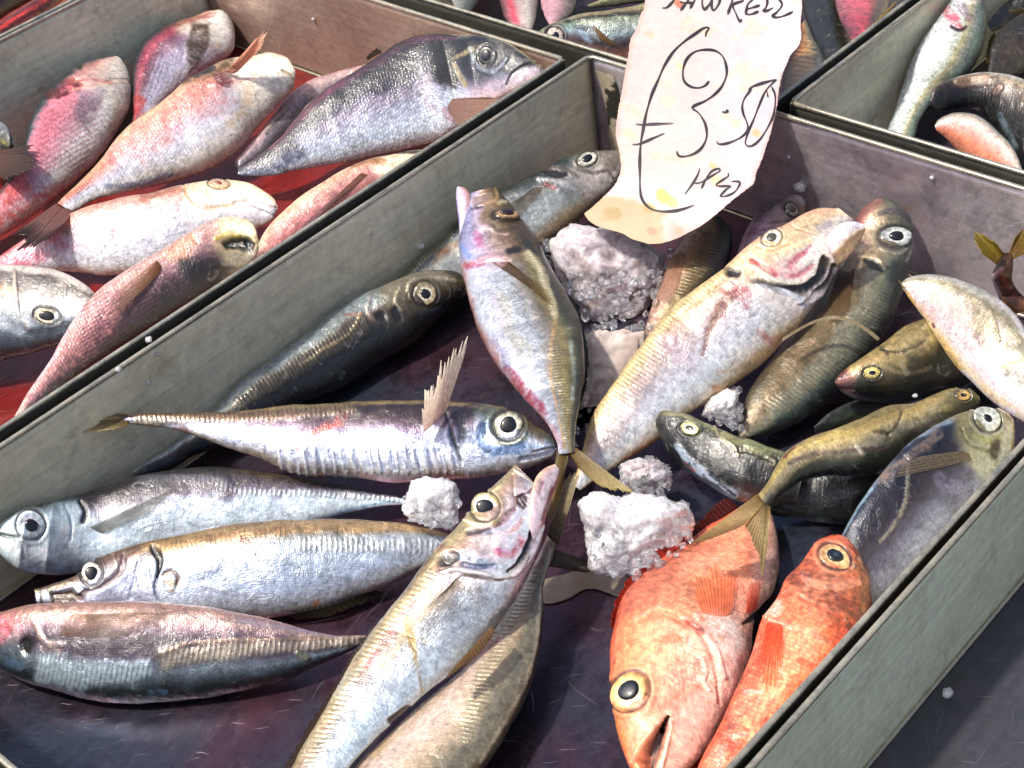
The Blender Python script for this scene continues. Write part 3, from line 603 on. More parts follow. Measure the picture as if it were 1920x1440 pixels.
fish('mackerel', 'mackerel with tan back, dark gill slit and brown open mouth, third down at left', 'fish', GM,
  [(64, 1106), (99, 1094), (142, 1079), (172, 1054), (215, 1035), (280, 1014), (344, 1002), (430, 984), (500, 978), (560, 975), (640, 974), (720, 978), (800, 990), (860, 1008)],
  [(68, 1132), (110, 1138), (170, 1150), (230, 1154), (300, 1158), (430, 1160), (516, 1156), (600, 1140), (660, 1122), (720, 1100), (775, 1074), (820, 1052), (870, 1035)],
  [-.072, -.072, -.076, -.08], [(1, '#8a6f4a'), (.84, '#b3956a'), (.66, '#a08460'), (.55, '#8c8a84'), (.4, '#9aa4ae'), (0, '#aab8cc'), (-.5, '#bccadf'), (-.85, '#c2c6d0'), (-1, '#8a8078')],
  roll=16, r=.5, n=400, m=64, headu=.285, head=[(1, '#6c5844'), (.7, '#70584e'), (.4, '#7d7a88'), (0, '#98a0b8'), (-.6, '#a8aec4'), (-1, '#6a6068')],
  metal=.45, eyes=[dict(p=(172, 1075), R=24, pr=15, iris='#bfb9ae', ring='#cfcac0', outer='#3a3438', face=.6, ell=.85)],
  feats=[('L', [(290, 1030), (360, 1017), (440, 1003), (540, 998)], 12, .6, '#9c7852', .5), ('L', [(550, 1020), (640, 1020), (740, 1025), (830, 1030)], 18, .9, '#a39f96', .3),
    ('s', [(286, 1024), (299, 1042), (298, 1065), (294, 1082)], [6, 8, 6, 3], '#08080a', .95, 1.8), ('s', [(294, 1082), (290, 1105), (296, 1126)], 3, '#3c3848', .8, .8),
    ('s', [(232, 1041), (228, 1068), (200, 1095), (160, 1110), (150, 1122)], 7, '#4a2630', .85, .5), ('s', [(212, 1040), (216, 1062), (198, 1086)], 5, '#b0a290', .7, -.3),
    ('s', [(262, 1050), (252, 1085), (245, 1120)], 6, '#4a5870', .5, .3), ('s', [(275, 1065), (284, 1110)], 7, '#dfe8f4', .6, -.3), ('s', [(262, 1045), (275, 1040)], 8, '#3c3440', .6),
    ('P', [(95, 1112), (135, 1104), (150, 1120), (140, 1134), (100, 1136)], 4, '#4a3018', .9, 1.5), ('s', [(66, 1108), (92, 1104), (130, 1092)], 5, '#8c7a5c', .7, -.3), ('s', [(75, 1106), (78, 1130)], 4, '#2a2218', .8), ('s', [(92, 1106), (98, 1130)], 4, '#a8987c', .8, -.3),
    ('s', [(306, 1078), (320, 1070), (334, 1082), (332, 1096)], 4, '#6e4a30', .9, .8), ('s', [(312, 1086), (324, 1090), (318, 1104)], 9, '#d8c4a8', .8, -.5),
    ('s', [(375, 1085), (400, 1072), (412, 1066)], 7, '#5e6678', .6), ('s', [(380, 1096), (425, 1108)], 3, '#e4ecf6', .7, -.3), ('s', [(590, 1135), (596, 1128)], 6, '#c06a30', .7), ('s', [(455, 1012), (470, 1022)], 8, '#6a4638', .6), ('s', [(480, 1040), (486, 1050)], 6, '#5a4e4c', .6)],
  fins=[dict(name='anal_fin', root=[(540, 1152), (620, 1134), (700, 1106)], tip=[(560, 1164), (640, 1152), (725, 1112)], z=[-.088, -.095], c0='#2c2620', c1='#4a4234', rays_=14, jag=.2, alpha=.9)])

fish('mackerel', 'lowest mackerel at left edge, belly up, pink upper side and white ribbed line', 'fish', GM,
  [(-60, 1175), (-20, 1153), (20, 1142), (65, 1133), (129, 1129), (237, 1129), (301, 1131), (387, 1138), (430, 1147), (517, 1164), (581, 1183), (646, 1194), (692, 1192)],
  [(-60, 1195), (-25, 1240), (15, 1262), (56, 1280), (108, 1297), (172, 1311), (258, 1318), (344, 1311), (430, 1300), (517, 1279), (581, 1254), (646, 1226), (692, 1202)],
  [-.074, -.074, -.078, -.084], [(1, '#b88c80'), (.75, '#c4a498'), (.5, '#74606c'), (.25, '#443848'), (.0, '#544c5c'), (-.3, '#8a9aa8'), (-.55, '#46525e'), (-.75, '#1e262c'), (-1, '#14181c')],
  roll=4, r=.55, n=400, m=64, headu=.155, head=[(1, '#c08c84'), (.5, '#b8787c'), (.2, '#a08890'), (-.2, '#5a6470'), (-.6, '#3c4c5c'), (-1, '#1c242c')],
  metal=.45, warp=.12, feats=[('L', [(60, 1250), (130, 1262), (210, 1262), (290, 1248)], [40, 38, 34, 22], 1.0, '#bcd0de', .85), ('L', [(290, 1246), (366, 1226), (474, 1217), (603, 1209), (688, 1197)], [22, 24, 20, 15, 8], 1.0, '#b9ae98', .7),
    ('s', [(300, 1225), (366, 1204), (474, 1200), (600, 1198), (688, 1195)], 5, '#a88a70', .7, -.3), ('s', [(47, 1206), (50, 1222)], [14, 12], '#07080a', .95, 1.2),
    ('s', [(18, 1240), (38, 1250)], 12, '#5f7ea0', .6), ('s', [(-5, 1160), (12, 1180), (-5, 1200)], 14, '#c03048', .55), ('s', [(72, 1190), (90, 1206), (120, 1208)], 6, '#d8c8c4', .7, -.3),
    ('s', [(55, 1150), (68, 1175), (78, 1195)], 6, '#e0b4a4', .6, -.3), ('s', [(80, 1216), (96, 1212), (110, 1218)], 8, '#c4a094', .5),
    ('s', [(440, 1160), (540, 1178), (640, 1196)], 6, '#a49cb8', .6), ('s', [(330, 1150), (430, 1165), (560, 1188)], 4, '#7a707c', .6), ('s', [(200, 1215), (280, 1225)], 14, '#4c4050', .5),
    ('s', [(560, 1225), (575, 1232)], 8, '#8a8a70', .7, -.5), ('s', [(300, 1222), (306, 1224)], 7, '#ada894', .7, -.5), ('s', [(280, 1300), (310, 1298)], 8, '#7ba0c8', .6)],
  fins=[dict(name='pectoral_fin', root=[(110, 1192), (112, 1176), (134, 1153)], tip=[(230, 1196), (290, 1178), (332, 1146)], drape=True, c0='#b08468', c1='#a89484', rays_=16, jag=.05, alpha=.8, dk=.6)])

fish('mackerel', 'large open mouthed mackerel with ridged golden edge, slanting down the centre to the bottom edge', 'fish', GM,
  [(967, 869), (948, 887), (913, 921), (879, 960), (853, 992), (827, 1018), (801, 1048), (767, 1095), (732, 1139), (698, 1182), (668, 1229), (640, 1278), (608, 1330), (577, 1380), (543, 1440), (505, 1510)],
  [(998, 905), (1012, 912), (1024, 935), (1018, 985), (1006, 1035), (988, 1078), (969, 1117), (939, 1160), (909, 1194), (873, 1236), (840, 1266), (793, 1302), (754, 1340), (707, 1380), (655, 1436), (600, 1510)],
  [-.022, -.035, -.055, -.062, -.066], [(1, '#4a3a2c'), (.88, '#8c7450'), (.72, '#a08c68'), (.58, '#8a6e66'), (.45, '#9c8a84'), (.25, '#8e8e94'), (0, '#a0a8b4'), (-.5, '#b0bcc8'), (-.8, '#b8c6d0'), (-1, '#8a9498')],
  roll=10, r=.45, n=460, m=76, headu=.31, head=[(1, '#9c8a60'), (.8, '#b0a078'), (.5, '#b89a88'), (.2, '#bca8a8'), (-.2, '#c8c0cc'), (-.6, '#ccd4dc'), (-1, '#c0b8c0')],
  metal=.35, mott=.14, eyes=[dict(p=(909, 951), R=28, pr=17, iris='#cfc09a', ring='#f0e6d8', outer='#b4a66c', face=.75)],
  feats=[('L', [(818, 1061), (793, 1095), (758, 1132), (725, 1172), (694, 1210), (668, 1245), (645, 1290), (618, 1340), (590, 1390), (560, 1440)], [14, 17, 17, 16, 18, 22, 26, 28, 30, 30], 1.0, '#bcaa88', .75),
    ('s', [(790, 1115), (750, 1165), (712, 1210), (690, 1250)], 6, '#a0485a', .55), ('s', [(868, 1090), (810, 1130), (760, 1190), (720, 1250)], 12, '#b9a184', .6),
    ('s', [(825, 1115), (880, 1100), (900, 1130)], 22, '#7e7470', .5), ('s', [(860, 1075), (880, 1095)], 12, '#d8d4e0', .6), ('s', [(810, 1130), (850, 1140)], 16, '#76706c', .35),
    ('s', [(765, 1168), (772, 1195), (779, 1240), (788, 1280), (790, 1296)], [11, 9, 6, 4, 2], '#96702c', .8), ('s', [(756, 1190), (778, 1196), (800, 1204)], 7, '#96702c', .35),
    ('s', [(860, 1250), (800, 1300), (730, 1360), (650, 1436)], 8, '#d6e8f2', .8, -.3), ('s', [(765, 1325), (735, 1350)], [5, 10], '#2a1c14', .9, .6),
    ('S', [(660, 1300), (700, 1330), (640, 1400)], 45, '#c4dcea', .5), ('s', [(838, 1050), (846, 1044)], [15, 15], '#08080c', .97, 1.5),
    ('s', [(860, 1040), (890, 1052), (930, 1062)], [13, 15, 8], '#5f7894', .7), ('s', [(868, 1058), (890, 1063), (925, 1062)], 6, '#1c2c58', .9, .6),
    ('s', [(830, 1075), (857, 1068), (903, 1075), (945, 1082), (972, 1068), (990, 1040)], 5, '#e4dcd8', .9, -.8), ('s', [(870, 1078), (930, 1088), (945, 1086)], 3, '#4a3020', .8, .7),
    ('s', [(955, 1072), (975, 1056), (996, 1020), (1005, 985), (1014, 955)], [4, 6, 8, 9, 7], '#0c0a0c', .97, 2.0), ('s', [(960, 1080), (985, 1062), (1006, 1025), (1020, 985)], 3, '#d8d0dc', .9, -.4),
    ('s', [(875, 998), (900, 995), (920, 996)], 7, '#3c3038', .9, .8), ('s', [(928, 990), (945, 972), (964, 956)], [5, 10, 8], '#5c3c40', .9, .6), ('s', [(905, 1000), (950, 985), (975, 955)], 6, '#b4bcd8', .7),
    ('P', [(966, 930), (980, 925), (992, 930), (990, 950), (982, 956), (970, 945)], 2, '#2e2228', .95, 1.2), ('s', [(972, 934), (984, 950)], 1.8, '#cfc0c0', .8, -.3), ('s', [(978, 928), (988, 944)], 1.6, '#cfc0c0', .8, -.3),
    ('s', [(932, 1034), (950, 1042), (966, 1038), (978, 1014)], 9, '#d0485c', .7), ('s', [(936, 1030), (952, 1036)], 6, '#b040a0', .5), ('s', [(955, 1000), (972, 985), (978, 975)], 6, '#d89a90', .7), ('s', [(880, 1010), (940, 1020), (950, 1045)], 12, '#dcd0d4', .5),
    ('s', [(964, 880), (985, 893), (1004, 908)], 3, '#f0e2c8', .9, -.5), ('s', [(960, 890), (962, 920), (968, 948)], 3, '#a07c6c', .7, .5), ('s', [(1008, 912), (990, 925), (978, 930)], 4, '#5a4058', .7, .4),
    ('s', [(840, 1000), (860, 985), (870, 965)], 8, '#8a7c4a', .6), ('s', [(870, 975), (900, 982), (930, 975)], 4, '#f2ecc8', .85, -.4), ('s', [(926, 920), (940, 910)], 3, '#e8e0b0', .8, -.3), ('s', [(935, 935), (940, 960), (925, 985)], 4, '#a89a70', .6),
    ('s', [(820, 1018), (832, 1030), (850, 1032)], 12, '#7a4c48', .5)],
  jaws=[dict(top=[(1040, 870), (1022, 878), (1006, 893), (998, 915), (992, 945), (990, 975)], bot=[(1050, 882), (1046, 900), (1036, 930), (1026, 960), (1018, 990), (1004, 1035)], z=[-.020, -.024, -.034], r=.45,
    ramp=[(1, '#d8ac90'), (.5, '#cdb0b4'), (0, '#dcccd8'), (-.6, '#d8c8d0'), (-.85, '#8c2c34'), (-1, '#c07060')], metal=.15, feats=[('s', [(1018, 905), (1012, 925)], 3, '#8a3050', .6, .4), ('s', [(1036, 915), (1022, 955), (1016, 975)], 3, '#7a1c24', .8, .4)])],
  fins=[dict(name='dorsal_fin', root=[(700, 1180), (668, 1229), (640, 1278), (608, 1330), (577, 1380), (543, 1440)], tip=[(694, 1176), (660, 1224), (631, 1272), (599, 1324), (567, 1374), (532, 1436)], z=[-.062, -.064], c0='#4c3828', c1='#3c2c20', rays_=34, jag=.4, alpha=1),
    dict(name='anal_fin', root=[(922, 1174), (885, 1215), (842, 1262)], tip=[(930, 1186), (897, 1228), (836, 1274)], z=[-.042, -.040], c0='#8a6c3c', c1='#6c4c34', rays_=16, jag=.05, alpha=1),
    dict(name='pectoral_fin', root=[(866, 1078), (858, 1082), (845, 1098)], tip=[(790, 1215), (760, 1200), (745, 1180)], drape=True, c0='#a09078', c1='#a49c94', rays_=10, jag=.05, alpha=.3)])

fish('mackerel', 'pale gold mackerel, tail up, tucked under the right side of the large open mouthed one', 'fish', GM,
  [(1044, 1010), (1034, 1050), (1020, 1096), (1019, 1139), (1015, 1186), (1008, 1233), (996, 1276), (979, 1319), (957, 1362), (935, 1401), (909, 1440), (868, 1510)],
  [(1028, 1000), (1010, 1040), (985, 1090), (948, 1150), (900, 1215), (850, 1270), (780, 1330), (720, 1385), (670, 1430), (600, 1510)],
  [-.062, -.07, -.076, -.078], [(1, '#4c4a3c'), (.8, '#7c7864'), (.6, '#6c6a5c'), (.35, '#847c68'), (.1, '#a8967c'), (-.2, '#c2ac98'), (-.6, '#ccb4a8'), (-1, '#b09c80')],
  roll=-6, r=.5, n=380, m=64, metal=.25, warp=.14, seed=12, scale=.3,
  feats=[('L', [(1012, 1060), (998, 1085), (984, 1121), (960, 1160), (932, 1205), (912, 1250), (903, 1293), (890, 1337), (868, 1400)], [9, 14, 18, 20, 22, 24, 24, 20, 14], 1.0, '#a49a80', .6),
    ('s', [(935, 1200), (900, 1225), (880, 1240)], 10, '#c06070', .5), ('s', [(1012, 1120), (1000, 1230), (960, 1330), (900, 1430)], 5, '#d2c8b0', .5, -.2), ('s', [(1030, 1020), (1000, 1090)], 9, '#4a3424', .7),
    ('S', [(760, 1380), (840, 1350)], 60, '#e0c8bc', .4), ('s', [(700, 1410), (740, 1360), (780, 1330)], 10, '#b89c6c', .6)],
  fins=[dict(name='tail_fin', root=[(1046, 1022), (1034, 1012), (1026, 1004)], tip=[(1086, 888), (1074, 880), (1062, 895)], z=[-.060, -.045], c0='#584428', c1='#d8cfb8', rays_=9, jag=.10, alpha=.97, cmid='#b4a684', rib=.0006),
    dict(name='tail_fin', root=[(1040, 1030), (1036, 1048), (1030, 1062)], tip=[(1100, 1052), (1112, 1068), (1098, 1074)], z=[-.064, -.075], c0='#1c1610', c1='#3c3024', rays_=9, jag=.05, alpha=1)])

fish('mackerel', 'golden olive mackerel head up in the centre, open mouth at the wall, forked tail down', 'fish', GM,
  [(927, 349), (937, 362), (956, 382), (976, 407), (995, 432), (1013, 460), (1029, 490), (1047, 524), (1068, 562), (1084, 598), (1094, 640), (1097, 690), (1091, 735), (1083, 775), (1078, 812), (1079, 848)],
  [(882, 362), (874, 385), (866, 420), (862, 457), (866, 496), (874, 538), (886, 585), (903, 634), (927, 676), (953, 712), (980, 744), (1010, 777), (1030, 802), (1044, 830), (1046, 852)],
  [-.022, -.035, -.045, -.045, -.035], [(1, '#23281e'), (.8, '#3e4130'), (.62, '#6c6648'), (.5, '#8a7c50'), (.38, '#7c7260'), (.2, '#9a9490'), (0, '#a6acb4'), (-.4, '#b8bccc'), (-.8, '#c4c4d8'), (-1, '#b07c78')],
  roll=-4, r=.5, n=420, m=70, headu=.28, head=[(1, '#4c3c24'), (.7, '#5c4a2c'), (.4, '#7a6248'), (.1, '#a08878'), (-.3, '#b8a4b4'), (-.7, '#b8b4e0'), (-1, '#a0a4d0')],
  metal=.35, warp=.2, mott=.15, eyes=[dict(p=(950, 405), R=27, pr=15, iris='#8c6c48', ring='#c8a070', outer='#2c2014', pupil='#200808', face=.1, ell=.55, hf=.35)],
  feats=[('L', [(981, 469), (999, 487), (1013, 510), (1022, 535), (1033, 560), (1042, 600)], [9, 12, 12, 12, 10, 8], .9, '#d8cba4', .8), ('L', [(1042, 600), (1046, 650), (1052, 700), (1058, 750), (1062, 800), (1063, 845)], [12, 16, 18, 18, 14, 8], .9, '#948858', .5),
    ('s', [(1040, 600), (1032, 660), (1035, 720), (1048, 780), (1058, 840)], 4, '#c8a06c', .7, -.2), ('s', [(868, 497), (895, 489), (925, 482), (955, 486)], 7, '#e0c4bc', .8, -.5), ('s', [(876, 500), (890, 497), (905, 490)], 9, '#b02c3c', .8, .3), ('s', [(905, 486), (930, 482), (942, 494)], 10, '#d0a0b0', .7, -.4),
    ('s', [(955, 470), (975, 466)], [8, 7], '#0c0c0a', .9, .8), ('s', [(985, 450), (990, 462)], 8, '#2a2a22', .8), ('s', [(893, 440), (897, 458)], 12, '#c84878', .6), ('s', [(866, 460), (876, 478), (886, 482)], 7, '#8ca8f0', .7),
    ('s', [(885, 378), (892, 398), (896, 418), (930, 432), (950, 436)], 5, '#d8c0cc', .8, -.4), ('s', [(906, 382), (930, 372), (928, 352)], 4, '#caa468', .8, -.4), ('P', [(885, 368), (900, 366), (922, 360), (925, 378), (900, 392), (888, 388)], 3, '#9c8478', .7, .6), ('s', [(884, 392), (903, 388)], 4, '#5c5474', .8, .5),
    ('s', [(935, 380), (948, 378)], 6, '#f0e0b8', .7, -.3), ('s', [(918, 415), (935, 432), (970, 430)], 5, '#4a3418', .8, .4), ('s', [(908, 405), (915, 400)], 14, '#5c4820', .6),
    ('s', [(950, 690), (962, 705), (993, 742), (1022, 775)], [8, 13, 12, 8], '#8c2438', .85), ('s', [(928, 640), (942, 660), (950, 685)], 8, '#705c80', .6), ('s', [(876, 545), (886, 590), (904, 634)], 4, '#c88070', .6),
    ('s', [(1070, 640), (1076, 700), (1072, 750)], 5, '#c8dce0', .5), ('s', [(1035, 800), (1050, 830)], 10, '#c07078', .6), ('s', [(990, 470), (1010, 500), (1020, 530)], 3, '#e8dcb8', .8, -.4),
    ('s', [(940, 560), (955, 620), (985, 660)], 18, '#a49c7c', .4), ('s', [(890, 520), (915, 600), (960, 680)], 16, '#ccd8e8', .5), ('s', [(925, 560), (945, 610)], 10, '#c8b8d8', .4)],
  jaws=[dict(top=[(862, 349), (872, 352), (882, 368), (884, 395), (876, 430), (872, 455)], bot=[(856, 351), (854, 372), (858, 400), (860, 425), (861, 445), (864, 462)], z=[-.018, -.026, -.034], r=.5, ramp=[(1, '#a07868'), (.4, '#b090a0'), (-.2, '#c0b8e0'), (-.8, '#b0a8d8'), (-1, '#3c2c30')], metal=.2)],
  fins=[dict(name='dorsal_fin', root=[(1066, 556), (1084, 596), (1094, 640), (1097, 690), (1091, 735), (1083, 775)], tip=[(1072, 556), (1091, 596), (1102, 640), (1105, 690), (1098, 735), (1086, 775)], z=[-.046, -.046], c0='#2c2c1c', c1='#3c3824', rays_=26, jag=.4, alpha=1),
    dict(name='pectoral_fin', root=[(920, 490), (940, 484), (955, 492)], tip=[(1010, 548), (1038, 576), (1030, 548)], drape=True, c0='#7c5c40', c1='#a88c50', cmid='#6c5434', rays_=10, jag=.05, alpha=.9),
    dict(name='tail_fin', root=[(1044, 846), (1054, 850), (1066, 850)], tip=[(1034, 905), (1026, 980), (1050, 935)], z=[-.034, -.048], c0='#7c6430', c1='#ac9458', rays_=12, jag=.06, alpha=.97),
    dict(name='tail_fin', root=[(1062, 846), (1070, 850), (1080, 840)], tip=[(1088, 882), (1130, 915), (1200, 932)], z=[-.034, -.045], c0='#947840', c1='#e4d494', rays_=14, jag=.10, alpha=.92, dk=.35)])

fish('mackerel', 'grey silver mackerel behind the upright one, snout touching the left side of the price card', 'fish', GM,
  [(1177, 284), (1160, 282), (1143, 282), (1110, 284), (1080, 288), (1053, 297), (1010, 320), (960, 347), (933, 360), (895, 388), (857, 417), (827, 448), (793, 477), (753, 515), (700, 560), (640, 600)],
  [(1180, 290), (1177, 306), (1170, 322), (1157, 347), (1130, 374), (1093, 407), (1055, 437), (1020, 462), (970, 500), (910, 535), (860, 560), (800, 590), (740, 610), (660, 625)],
  [-.048, -.056, -.07, -.082, -.085], [(1, '#2c3434'), (.8, '#3a4440'), (.6, '#4c5660'), (.45, '#6a625c'), (.3, '#8c8c88'), (0, '#9ca4a6'), (-.5, '#acb0ac'), (-.75, '#b09c80'), (-1, '#9c8868')],
  roll=8, r=.5, n=340, m=56, headu=.2, head=[(1, '#5c5e56'), (.7, '#807e74'), (.4, '#a8a49c'), (0, '#c4bcb8'), (-.5, '#cfc8c4'), (-1, '#b0a494')], metal=.4, seed=21,
  eyes=[dict(p=(1101, 298), R=16, pr=9, ell=1.35, iris='#a8a898', ring='#d2d2c4', outer='#6c6c60', face=.2)],
  feats=[('s', [(1020, 318), (1045, 326), (1062, 326)], [6, 11, 5], '#181414', .9, .8), ('s', [(1010, 335), (1050, 340), (1085, 360)], 6, '#d8d4d8', .7, -.5), ('s', [(1022, 345), (1040, 352)], 5, '#c03040', .6), ('s', [(1012, 312), (1060, 316), (1085, 332)], 5, '#6a5c4c', .7, .4),
    ('s', [(1172, 292), (1160, 318), (1148, 338)], 6, '#e0dad8', .9, -.4), ('P', [(1130, 290), (1170, 288), (1158, 322), (1140, 322)], 4, '#7c6e64', .6), ('s', [(1085, 316), (1115, 325), (1140, 322), (1152, 335)], 4, '#6c6460', .8, .6), ('s', [(975, 375), (960, 385)], 16, '#30384c', .5),
    ('s', [(960, 420), (940, 450), (860, 520)], 14, '#a4a8a8', .4), ('L', [(850, 430), (800, 480), (750, 525)], 12, .9, '#8c8468', .6), ('s', [(850, 455), (820, 480)], 8, '#8c5c30', .7)],
  fins=[dict(name='pectoral_fin', root=[(1018, 352), (1000, 352), (985, 368)], tip=[(965, 420), (950, 405), (942, 385)], drape=True, c0='#8c8478', c1='#7c7868', rays_=14, jag=.04, alpha=.6)])

fish('mackerel', 'dark backed mackerel along the wall left of centre, its head beside the upright one', 'fish', GM,
  [(874, 528), (866, 516), (850, 509), (820, 506), (793, 507), (760, 517), (693, 545), (633, 578), (567, 631), (517, 667), (467, 702), (433, 733), (395, 775), (345, 820), (300, 850), (245, 882)],
  [(873, 538), (862, 556), (847, 569), (820, 600), (777, 640), (710, 683), (643, 727), (570, 756), (500, 790), (450, 820), (400, 842), (360, 856), (320, 880), (255, 898)],
  [-.066, -.072, -.078, -.083, -.088], [(1, '#8c989c'), (.7, '#8a969a'), (.45, '#9aa09c'), (.32, '#5c5044'), (.12, '#403c34'), (-.2, '#1c2224'), (-.5, '#1e2a30'), (-.8, '#12181c'), (-1, '#0a0e10')],
  roll=6, r=.55, n=360, m=60, headu=.25, head=[(1, '#8a8478'), (.6, '#77705c'), (.2, '#58503c'), (-.2, '#443e2c'), (-.6, '#20262a'), (-1, '#0c0f10')], metal=.4, seed=31, warp=.16,
  eyes=[dict(p=(797, 551), R=24, pr=10.5, iris='#9c9274', ring='#efe6cf', outer='#5c5438', face=.45)],
  feats=[('L', [(700, 600), (650, 630), (590, 668), (540, 700), (490, 730), (440, 765)], [20, 22, 24, 22, 20, 14], .95, '#5c5444', .6), ('s', [(678, 586), (655, 625), (600, 660), (565, 685)], 3, '#b4a078', .8, -.3),
    ('s', [(715, 590), (708, 592)], [11, 10], '#08090a', .95, .8), ('s', [(742, 582), (748, 598)], [11, 10], '#0c0d0e', .9, .7), ('s', [(695, 550), (690, 580), (700, 598)], 6, '#a08c84', .6, -.3), ('s', [(650, 590), (675, 588)], 5, '#9c5c44', .6),
    ('s', [(765, 545), (775, 525), (820, 520), (855, 528)], 6, '#b0a898', .7, -.5), ('s', [(770, 568), (800, 580), (822, 572)], 4, '#30300c', .8, .5), ('s', [(840, 508), (862, 520)], 9, '#2c261c', .7),
    ('s', [(790, 585), (820, 580)], 8, '#2c5068', .6), ('s', [(640, 712), (645, 700)], 5, '#7c98a4', .8), ('s', [(750, 540), (742, 560), (750, 580)], 5, '#c8c0ac', .6, -.3)])

fish('mackerel', 'large pale mackerel right of centre with white jaw, torn red gills, thin trailing fin', 'fish', GM,
  [(1572, 391), (1539, 391), (1510, 399), (1470, 422), (1422, 446), (1395, 468), (1356, 504), (1284, 555), (1241, 596), (1207, 640), (1173, 689), (1143, 732), (1119, 768), (1102, 806), (1094, 840), (1084, 875), (1074, 908)],
  [(1600, 410), (1590, 440), (1582, 490), (1562, 525), (1540, 552), (1518, 578), (1489, 618), (1467, 640), (1425, 684), (1378, 719), (1331, 750), (1292, 776), (1258, 806), (1215, 838), (1170, 866), (1130, 890), (1088, 920)],
  [-.015, -.03, -.05, -.060, -.080], [(1, '#c4a86c'), (.85, '#cdb482'), (.72, '#a48a6a'), (.55, '#b0988c'), (.3, '#b2a4a4'), (0, '#b8b4bc'), (-.4, '#c8ccd2'), (-.75, '#d0c8be'), (-1, '#b89868')],
  roll=10, r=.42, n=420, m=72, headu=.31, head=[(1, '#dcb090'), (.7, '#d6bc94'), (.35, '#cdb494'), (0, '#d6ccc4'), (-.4, '#dcd2cc'), (-1, '#d2c8cc')], metal=.25, mott=.13, seed=41,
  eyes=[dict(p=(1447, 446), R=18, pr=10, iris='#d8ccb4', ring='#e8dcd0', outer='#d8c49c', pupil='#3c3c36', face=.3, ell=1.15)],
  feats=[('L', [(1370, 505), (1310, 548), (1260, 590), (1215, 650), (1180, 700), (1150, 745), (1125, 790)], [8, 9, 10, 12, 18, 22, 24], .9, '#d8c08c', .7), ('L', [(1250, 640), (1200, 720), (1160, 790), (1130, 850)], [16, 24, 28, 22], .55, '#b49c90', .3),
    ('P', [(1541, 478), (1575, 500), (1568, 525), (1540, 548), (1505, 558), (1460, 548), (1410, 528), (1420, 524), (1470, 538), (1510, 534), (1530, 515)], 5, '#1a1612', .95, 2.0),
    ('s', [(1563, 490), (1550, 525), (1520, 552), (1495, 566)], 3, '#cfc6cc', .9, -1.0), ('s', [(1572, 505), (1555, 540), (1520, 566)], 3, '#b8b0b8', .8, -.8), ('s', [(1470, 545), (1500, 560)], 3, '#d8d8e0', .7), ('s', [(1420, 532), (1470, 548), (1500, 560), (1505, 575)], 6, '#c8cce0', .7, -.4),
    ('s', [(1409, 489), (1430, 500), (1454, 514)], 8, '#a0303c', .85, .3), ('s', [(1454, 514), (1485, 518), (1508, 510), (1522, 498)], 6, '#b03848', .8, .3), ('s', [(1521, 461), (1505, 476), (1487, 490), (1482, 500)], [4, 7, 9, 7], '#a83048', .75, .3), ('S', [(1440, 500), (1500, 508)], 24, '#e0a0a4', .5),
    ('s', [(1415, 500), (1455, 525), (1500, 530), (1530, 512), (1540, 478)], 5, '#e8e0c8', .8, -.8), ('s', [(1395, 480), (1430, 470), (1490, 462), (1520, 450)], 6, '#f0dcae', .8, -.4), ('s', [(1380, 512), (1368, 510)], [12, 12], '#0c0a08', .95, 1.2), ('s', [(1480, 420), (1500, 430), (1530, 440)], 3, '#c49878', .7, .4),
    ('s', [(1420, 462), (1450, 470), (1480, 458)], 3, '#b88c5c', .8, .4), ('s', [(1535, 425), (1555, 420)], 9, '#9c94a0', .7), ('s', [(1500, 395), (1560, 392)], 10, '#e4ac8c', .7), ('s', [(1575, 395), (1600, 410), (1595, 430)], 8, '#e0c4a8', .8, -.4),
    ('s', [(1365, 530), (1385, 545), (1402, 548)], 10, '#c04050', .6), ('s', [(1372, 553), (1350, 580), (1330, 620), (1318, 665)], [16, 14, 9, 5], '#6c4438', .75, .3), ('s', [(1355, 545), (1395, 555), (1400, 575)], [8, 18, 10], '#7c2c30', .7), ('s', [(1345, 700), (1380, 690), (1440, 650)], 5, '#b08c68', .5),
    ('s', [(1250, 640), (1275, 660), (1300, 690)], 22, '#b49cb0', .4), ('s', [(1425, 622), (1445, 640), (1460, 630)], 10, '#a85850', .6), ('s', [(1343, 728), (1350, 738)], [9, 8], '#c85c14', .95), ('s', [(1460, 645), (1400, 700), (1330, 748)], 12, '#c8aa7c', .6),
    ('s', [(1220, 830), (1170, 860)], 6, '#b06c58', .5), ('S', [(1250, 760), (1330, 690)], 50, '#dce4ec', .45), ('s', [(1345, 738), (1310, 765), (1295, 785)], 5, '#5a3828', .8)],
  jaws=[dict(top=[(1624, 424), (1605, 416), (1580, 418), (1560, 432), (1548, 450)], bot=[(1622, 432), (1612, 455), (1600, 472), (1586, 490), (1570, 500)], z=[-.012, -.014, -.02], r=.35, roll=0, ramp=[(1, '#e4dce0'), (.4, '#d8d0dc'), (.05, '#dcccc0'), (-.2, '#8c6c48'), (-.6, '#b09474'), (-1, '#d4a888')], metal=.1)],
  fins=[dict(name='pelvic_fin', root=[(1466, 640), (1468, 634)], tip=[(1645, 654), (1648, 650)], z=[-.040, -.030], c0='#b8a88c', c1='#a89c7c', rays_=3, jag=0, alpha=1, curl=-.28)])

